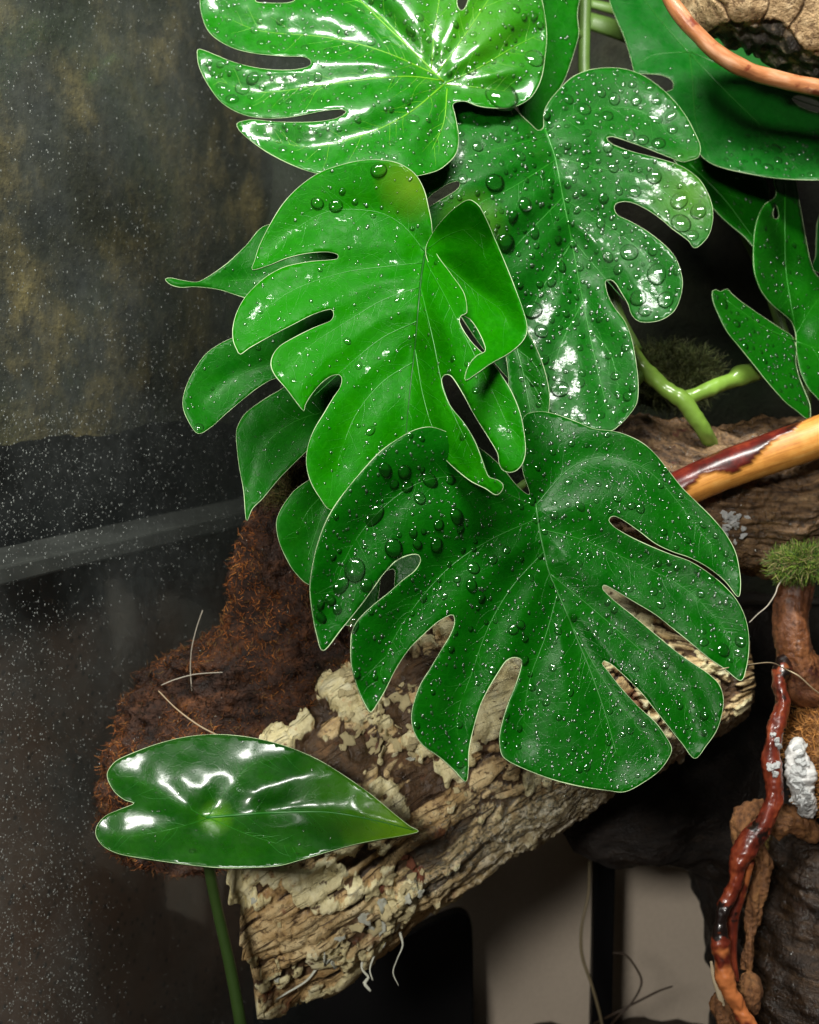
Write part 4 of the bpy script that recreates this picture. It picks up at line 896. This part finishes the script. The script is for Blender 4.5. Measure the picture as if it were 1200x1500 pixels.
# --- dark root and cave behind, under the front leaf
def dk_disp(v, s, t): return fbm(v*30, 4)*0.006+noise.noise(v*140)*0.001, 0, 0
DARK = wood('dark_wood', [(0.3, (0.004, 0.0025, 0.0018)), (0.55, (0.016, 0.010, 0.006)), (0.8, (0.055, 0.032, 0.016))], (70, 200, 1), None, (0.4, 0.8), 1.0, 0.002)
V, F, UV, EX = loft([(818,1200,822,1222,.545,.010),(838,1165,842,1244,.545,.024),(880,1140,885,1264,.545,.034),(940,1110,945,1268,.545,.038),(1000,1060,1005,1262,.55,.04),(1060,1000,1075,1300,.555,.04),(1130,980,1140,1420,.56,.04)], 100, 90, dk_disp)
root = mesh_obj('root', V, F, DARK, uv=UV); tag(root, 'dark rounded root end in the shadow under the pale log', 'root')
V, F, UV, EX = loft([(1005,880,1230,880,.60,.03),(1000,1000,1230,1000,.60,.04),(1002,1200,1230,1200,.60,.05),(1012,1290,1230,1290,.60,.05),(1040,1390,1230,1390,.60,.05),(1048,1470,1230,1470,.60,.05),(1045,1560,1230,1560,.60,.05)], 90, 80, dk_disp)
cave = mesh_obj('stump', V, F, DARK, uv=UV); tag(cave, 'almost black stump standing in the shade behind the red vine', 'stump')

# --- broken brown branch stub and red vine
STUB = wood('stub_bark', [(0.3, (0.035, 0.012, 0.006)), (0.5, (0.15, 0.055, 0.022)), (0.7, (0.32, 0.13, 0.045))], (40, 240, 1), [(110, 0.64, (0.06, 0.014, 0.008))], (0.3, 0.6), 0.8, 0.001)
def stub_d(v): return 0.0020*noise.noise(v*80)+0.0010*noise.noise((v.x*420, v.y*420, v.z*90))+0.0004*noise.noise(v*700)
stub = tube_obj('branch_stub', [(1172,800,.452,22),(1170,835,.45,26),(1168,858,.449,27),(1162,890,.448,26),(1160,920,.447,27),(1162,950,.447,28),(1168,975,.448,32),(1182,995,.45,36),(1215,1015,.455,40),(1260,1060,.46,44)], STUB, None, 60, 2, disp=stub_d)
tag(stub, 'broken orange-brown branch stub hanging below the green moss tuft', 'branch')
m = M('red_vine'); g = m.coord('UV', (90, 200, 1)); n1 = m.noise(g, 1.0, 5, 0.65); o_ = m.coord(); n2 = m.noise(o_, 75, 4, 0.6); n3 = m.noise(o_, 42, 3, 0.6)
c = m.ramp(n1, [(0.3, (0.035, 0.006, 0.004)), (0.5, (0.15, 0.022, 0.010)), (0.72, (0.34, 0.075, 0.025))])
c = m.mix(m.ramp(n2, [(0.42, 1.0), (0.46, 0.0)]), c, (0.010, 0.005, 0.004))
c = m.mix(m.ramp(n3, [(0.56, 0.0), (0.60, 0.85)]), c, (0.62, 0.20, 0.06))
m.set(Base_Color=c, Roughness=0.32, Coat_Weight=0.35, Coat_Roughness=0.1, Normal=m.bump(n1, 0.6, 0.0008)); VINE = m.m
def vine_d(v): return 0.0014*noise.noise(v*85)+0.0007*noise.noise(v*260)+0.0004*noise.noise(v*700)
VP = [(1172,925,.458,9),(1158,950,.449,11),(1150,968,.444,12),(1141,1000,.440,11),(1146,1030,.437,14),(1136,1065,.435,14),(1130,1100,.434,14),(1133,1140,.433,15),(1132,1180,.432,16),(1118,1210,.431,17),(1097,1235,.430,17),(1082,1265,.43,15),(1076,1295,.43,14),(1062,1325,.43,13),(1055,1350,.43,10),(1055,1380,.43,12),(1060,1420,.43,15),(1068,1450,.43,13),(1085,1480,.43,14),(1105,1515,.43,14),(1130,1600,.435,14)]
vine = tube_obj('vine', [(a, b, c, r*0.88) for a, b, c, r in VP], VINE, None, 28, 2.2, disp=vine_d)
tag(vine, 'glossy red woody vine twisting down past the dark stump', 'vine')
tube_obj('side_shoot', [(1100,1262,.432,6),(1085,1310,.437,8),(1074,1345,.438,9),(1072,1400,.438,8),(1078,1440,.436,6)], VINE, vine, 10, 4)
# --- cork pieces at the right edge
FUZZ = wood('fuzzy_cork', [(0.3, (0.08, 0.03, 0.010)), (0.5, (0.26, 0.11, 0.03)), (0.75, (0.48, 0.25, 0.08))], (200, 200, 1), None, (0.7, 0.9), 1.0, 0.002)
def fz_disp(v, s, t): return fbm(v*70, 3)*0.003, 0, 0
V, F, UV, EX = loft([(1195,1020,1260,1020,.455,.012),(1165,1055,1280,1055,.455,.022),(1155,1090,1290,1090,.455,.026),(1170,1130,1290,1130,.455,.026),(1185,1190,1290,1190,.458,.024)], 50, 50, fz_disp)
fz = mesh_obj('cork_chunk', V, F, FUZZ, uv=UV); tag(fz, 'fuzzy orange-brown cork chunk with white mould beside the red vine', 'cork')
p0, n0 = mesh_samples(V, F, 1600, 3); n = len(p0)
cl = np.array([(0.42, 0.19, 0.05)])*rg.uniform(0.4, 1.5, (n, 1))
strands('cork_fibres', p0, n0+rg.normal(0, 0.35, (n, 3))+(0, 0, .5), rg.uniform(.002, .004, n), rg.uniform(.00025, .00042, n), cl, fz, 0.3, 4)
mo = tube_obj('mould_crust', [(1172,1085,.441,10),(1168,1105,.438,17),(1172,1135,.437,19),(1178,1165,.438,18),(1182,1192,.442,12)], plain('mould_grey', (0.62, 0.62, 0.57), 0.8, 0.3, 0.7, 260, 1.2), fz, 36, 1.5, disp=lambda v: 0.0016*noise.noise(v*150)+0.0008*noise.noise(v*480)+0.0006*noise.noise(v*1100))
V0 = np.array([mo.data.vertices[i].co for i in range(len(mo.data.vertices))]); MOT = bvh(V0, [tuple(p.vertices) for p in mo.data.polygons])
for i in range(46): put_flake('mould_patch', FWM[i % 4], 1172+rg.normal(0, 8), rg.uniform(1092, 1190), rg.uniform(3, 8), MOT, fz, seed=500+i)
VT = bvh([v.co for v in vine.data.vertices], [tuple(p.vertices) for p in vine.data.polygons])
for i in range(22): put_flake('mould_patch', FWM[i % 4], (1141 if i < 12 else 1137)+rg.normal(0, 4), (1093 if i < 12 else 1132)+rg.normal(0, 9), rg.uniform(2.5, 6), VT, vine, seed=600+i)
# --- dark wet stump, right bottom, with bark rim
def st_disp(v, s, t): return fbm(v*35, 4)*0.005+noise.noise((v.z*260, v.x*60, 3))*0.0016, 0, 0
STUMP = wood('wet_dark_bark', [(0.3, (0.006, 0.004, 0.003)), (0.52, (0.030, 0.017, 0.009)), (0.68, (0.085, 0.048, 0.022)), (0.85, (0.20, 0.13, 0.05))], (260, 60, 1), [(36, 0.64, (0.16, 0.11, 0.035)), (70, 0.70, (0.12, 0.035, 0.015))], (0.15, 0.6), 1.0, 0.002)
V, F, UV, EX = loft([(1135,1195,1260,1195,.478,.02),(1112,1225,1280,1225,.478,.034),(1104,1300,1290,1300,.478,.04),(1098,1400,1290,1400,.476,.042),(1092,1500,1290,1500,.474,.044),(1090,1700,1290,1700,.474,.044),(1080,2040,1300,2040,.474,.044)], 150, 110, st_disp)
stump = mesh_obj('stump', V, F, STUMP, uv=UV); tag(stump, 'wet dark bark stump with an orange-brown rim, behind the lower red vine', 'stump'); ST = bvh(V, F)
RIM = wood('bark_rim', [(0.3, (0.06, 0.022, 0.008)), (0.5, (0.20, 0.085, 0.028)), (0.72, (0.38, 0.19, 0.06))], (90, 300, 1), None, (0.6, 0.85), 1.0, 0.0016)
rd = lambda v: 0.0016*noise.noise(v*85)+0.0012*noise.noise((v.x*500, v.y*500, v.z*120))+0.0005*noise.noise(v*900)
tube_obj('bark_rim', [(1118,1180,.452,12),(1098,1198,.448,20),(1093,1222,.446,20),(1100,1240,.446,17),(1116,1262,.446,14),(1112,1300,.445,14),(1104,1340,.444,11),(1097,1380,.443,9),(1095,1420,.443,9)], RIM, stump, 48, 1.6, disp=rd)
tube_obj('bark_rim', [(1092,1425,.442,8),(1098,1440,.440,16),(1100,1460,.440,17),(1100,1482,.441,10)], RIM, stump, 40, 1.6, disp=rd)
tube_obj('bark_rim', [(1130,1215,.450,18),(1150,1200,.448,22),(1172,1206,.448,20),(1195,1220,.452,16)], RIM, stump, 40, 1.6, disp=rd)
tube_obj('bark_rim', [(1052,1455,.436,6),(1056,1475,.436,12),(1066,1500,.436,15),(1075,1540,.438,15)], RIM, stump, 36, 1.6, disp=rd)
tube_obj('pale_splinter', [(1042,1408,.434,2),(1046,1430,.434,4),(1054,1455,.434,5),(1060,1478,.435,4)], plain('splinter', (0.55, 0.46, 0.30), 0.7), stump, 8, 3)
pp, nn = [], []
for i in range(260):
    p, n_ = hit(ST, rg.uniform(1105, 1200), rg.uniform(1215, 1500))
    if p is not None: pp.append(p); nn.append(-n_ if n_.dot(p-CAM_LOC) > 0 else n_)
fine_drops('fine_droplets', np.array(pp), np.array(nn), 0.0002+0.0005*rg.uniform(0, 1, len(pp))**3, stump)

# --- cork bark top right with twig
CB = np.array([(1010,46),(1030,48),(1060,38),(1090,32),(1110,26),(1135,32),(1160,48),(1180,70),(1200,84),(1260,95)])
def cork_disp(v, s, t):
    x, y = px([v])[0]; b = y-np.interp(x, CB[:, 0], CB[:, 1])
    dk = sst(-1.5, 2.5, b+7*noise.noise(v*160)); cr = 1-sst(0, 0.06, abs(noise.noise(v*75+Vector((2, 0, 0)))))
    return fbm(v*60, 3)*0.002-0.003*dk+dk*0.003*noise.noise(v*260)-0.0016*cr*(1-dk), dk, cr
V, F, UV, EX = loft([(1004,-30,1008,40,.452,.01),(1030,-60,1030,56,.45,.02),(1070,-80,1075,66,.45,.024),(1120,-90,1120,84,.45,.026),(1160,-90,1160,112,.45,.027),(1210,-90,1210,128,.45,.027),(1290,-90,1290,130,.45,.027)], 170, 170, cork_disp)
m = M('tan_cork'); o_ = m.coord(); n1 = m.noise(o_, 150, 6, 0.7); n2 = m.noise(o_, 420, 4, 0.7)
c = m.ramp(n1, [(0.3, (0.20, 0.115, 0.05)), (0.5, (0.46, 0.31, 0.155)), (0.7, (0.66, 0.50, 0.29))])
c = m.mix(m.ramp(n2, [(0.38, 0.9), (0.46, 0.0)]), c, (0.14, 0.08, 0.035)); c = m.mix(m.ramp(m.attr('b'), [(0.3, 0.0), (0.9, 0.85)]), c, (0.05, 0.028, 0.014))
dk = m.ramp(n1, [(0.36, (0.014, 0.011, 0.009)), (0.52, (0.075, 0.065, 0.05)), (0.60, (0.45, 0.36, 0.25))])
c = m.mix(m.attr('a'), c, dk); m.set(Base_Color=c, Roughness=m.mix(m.attr('a'), (0.75,)*3, (0.3,)*3), Normal=m.bump(m.math('ADD', n1, n2), 1.0, 0.0014))
cork = mesh_obj('cork_bark', V, F, m.m, uv=UV, attrs={'a': EX['a'], 'b': EX['b']}); tag(cork, 'tan cork bark slab with a black gash, above the large dark leaf', 'cork bark')
m = M('twig_bark'); g = m.coord('UV', (60, 260, 1)); n1 = m.noise(g, 1, 5, .6); o_ = m.coord(); n2 = m.noise(o_, 95, 4, .6)
c = m.ramp(n1, [(0.3, (0.22, 0.075, 0.03)), (0.5, (0.45, 0.18, 0.07)), (0.72, (0.62, 0.36, 0.22))]); c = m.mix(m.ramp(n2, [(0.55, 0.0), (0.62, 0.9)]), c, (0.16, 0.025, 0.012))
m.set(Base_Color=c, Roughness=0.35, Normal=m.bump(n1, 0.5, 0.0006)); 
twig = tube_obj('twig', [(968,-40,.428,11),(982,0,.428,11),(1003,30,.427,11.5),(1025,53,.427,11),(1050,77,.427,12),(1085,98,.428,12),(1120,111,.43,12),(1160,121,.43,12),(1215,131,.43,12.5),(1280,140,.43,13)], m.m, None, 16, 3, disp=lambda v: 0.0005*noise.noise(v*150))
tag(twig, 'curved reddish twig bending under the tan cork bark', 'twig')
# ================================================================== small things
BLACK = plain('black_plastic', (0.002, 0.002, 0.0023), 0.5, 0.15, 0.2, 80, 0.1)
def prism(name, poly, d, th, mat):
    p = spline(poly, 6, True); a = PN(p, d); b = a+FWD*th; n = len(p); V = np.concatenate([a, b])
    F = [tuple(range(n-1, -1, -1)), tuple(range(n, 2*n))]+[(i, (i+1) % n, n+(i+1) % n, n+i) for i in range(n)]
    o = mesh_obj(name, V, F, mat, smooth=False); bv = o.modifiers.new('bevel', 'BEVEL'); bv.width = 0.0012; bv.segments = 2; bv.limit_method = 'ANGLE'; return o
blk = prism('plastic_block', [(240,1500),(380,1462),(480,1424),(600,1368),(645,1346),(672,1338),(686,1345),(692,1362),(694,1440),(694,1560),(694,1600),(480,1600),(240,1600)], 0.655, 0.012, BLACK)
tag(blk, 'black round-cornered plastic block below the pale log', 'plastic block')
p = P(880, 1480, 0.655); post = box('post', (p.x-0.0053, p.y-0.005, FZ-0.005), (p.x+0.0053, p.y+0.005, 0.33), BLACK, bev=0.001)
tag(post, 'thin black upright post in front of the beige panel', 'post')
cable = tube_obj('cable', [(864,1262,.595,2.5),(862,1310,.594,2.2),(852,1360,.592,2.2),(853,1400,.592,2.4),(866,1440,.592,2.4),(878,1482,.595,2.4),(884,1510,.60,2.4)], plain('cable_tan', (0.20, 0.16, 0.09), 0.5), None, 6, 6)
tag(cable, 'thin tan cable curving beside the black post', 'cable')
ROOTM = plain('rootlet_brown', (0.045, 0.028, 0.016), 0.6); STRAW = plain('straw', (0.52, 0.42, 0.26), 0.5); HAIR = plain('root_hair', (0.42, 0.38, 0.30), 0.5); TAN = plain('root_tan', (0.40, 0.30, 0.18), 0.5)
def loose(name, label, cat, pts, mat, n=6, step=4):
    pts = [(a, b, c, r*0.62) for a, b, c, r in pts]
    o = tube_obj(name, pts, mat, None, n, step); return tag(o, label, cat)
loose('rootlet', 'thin dark rootlet arching over the soil by the black post', 'rootlet', [(898,1396,.60,2),(915,1398,.60,2.4),(930,1415,.60,2.6),(940,1440,.60,2.6),(925,1470,.60,2.6),(905,1490,.60,2.6),(890,1510,.61,3)], ROOTM)
loose('rootlet', 'short dark rootlet crossing the arched one above the soil', 'rootlet', [(985,1445,.605,2),(965,1452,.602,2.6),(945,1462,.60,3),(900,1485,.60,3),(870,1500,.61,3)], ROOTM)
loose('root_thread', 'pale root thread hanging from the moss tuft to the leaf edge', 'root', [(1152,842,.44,1.6),(1140,858,.436,1.5),(1136,870,.434,1.4),(1124,888,.430,1.4),(1110,900,.428,1.3),(1098,912,.426,1.2)], HAIR)
loose('root_thread', 'long tan root thread stretched from the leaf tip across the branch stub', 'root', [(1052,982,.353,1.2),(1062,979,.352,1.3),(1095,974,.37,1.4),(1130,971,.40,1.5),(1150,980,.428,1.6),(1170,990,.43,1.7),(1195,1012,.436,1.7),(1225,1030,.45,1.7)], STRAW)
loose('root_thread', 'fine pale hair standing up from the rust-brown peat mound', 'root', [(281,1012,.437,1.5),(279,980,.437,1.4),(281,950,.436,1.3),(288,920,.436,1.4),(297,894,.436,1.5)], HAIR)
loose('root_thread', 'pale hair lying across the rust-brown peat mound', 'root', [(236,1004,.434,1.2),(255,996,.434,1.3),(285,988,.434,1.3),(325,985,.434,1.2),(352,984,.434,1)], HAIR)
loose('straw', 'thin tan straw slanting from the peat mound to the heart-shaped leaf', 'straw', [(232,1012,.43,1.4),(258,1038,.428,1.6),(290,1062,.426,2),(320,1078,.424,2)], TAN)

def tuft(name, label, cat, cx, cy, rx, ry, d, n, L, cols, seed, up=(0, -0.3, 0.7), parent=None, back=None):
    """a clump of moss: a rough cushion with upright strands"""
    rg = np.random.default_rng(seed)
    V, F, UV, EX = loft([(cx-rx, cy-ry*.25, cx-rx, cy+ry*.25, d, .004), (cx-rx*.5, cy-ry*.6, cx-rx*.5, cy+ry*.6, d, .007), (cx+rx*.5, cy-ry*.6, cx+rx*.5, cy+ry*.6, d, .007), (cx+rx, cy-ry*.25, cx+rx, cy+ry*.25, d, .004)], 24, 24, lambda v, s, t: (fbm(v*90, 3)*0.003, 0, 0))
    o = mesh_obj(name, V, F, MOSSB, uv=UV); tag(o, label, cat)
    p0, n0 = mesh_samples(V, F, n, seed); cl = np.array(cols)[rg.choice(len(cols), n)]*rg.uniform(0.6, 1.4, (n, 1))
    strands('moss_strands', p0-n0*0.0004, n0*0.6+rg.normal(0, 0.5, (n, 3))+np.array(up)*0.5, rg.uniform(L*0.5, L*1.3, n), rg.uniform(.00012, .00024, n), cl, o, 0.45, seed)
    return o
MOSSB = plain('moss_cushion', (0.035, 0.045, 0.012), 0.9, 0.2, 0.5, 200, 1.0)
tuft('moss_tuft', 'bright green moss tuft on the wet log above the branch stub', 'moss', 1176, 826, 42, 26, .442, 2200, .005, [(0.10, 0.20, 0.02), (0.20, 0.28, 0.04), (0.05, 0.10, 0.015), (0.28, 0.24, 0.10)], 41, up=(-.2, -.6, .2))
tuft('moss_tuft', 'dim olive moss patch behind the green forked stem', 'moss', 985, 552, 66, 70, .497, 2600, .006, [(0.05, 0.07, 0.015), (0.09, 0.10, 0.03), (0.03, 0.035, 0.01)], 42)
tuft('moss_tuft', 'tangled yellow-brown moss between two shaded leaf lobes', 'moss', 432, 716, 34, 44, .437, 800, .007, [(0.14, 0.13, 0.03), (0.20, 0.15, 0.06), (0.07, 0.06, 0.02)], 43)
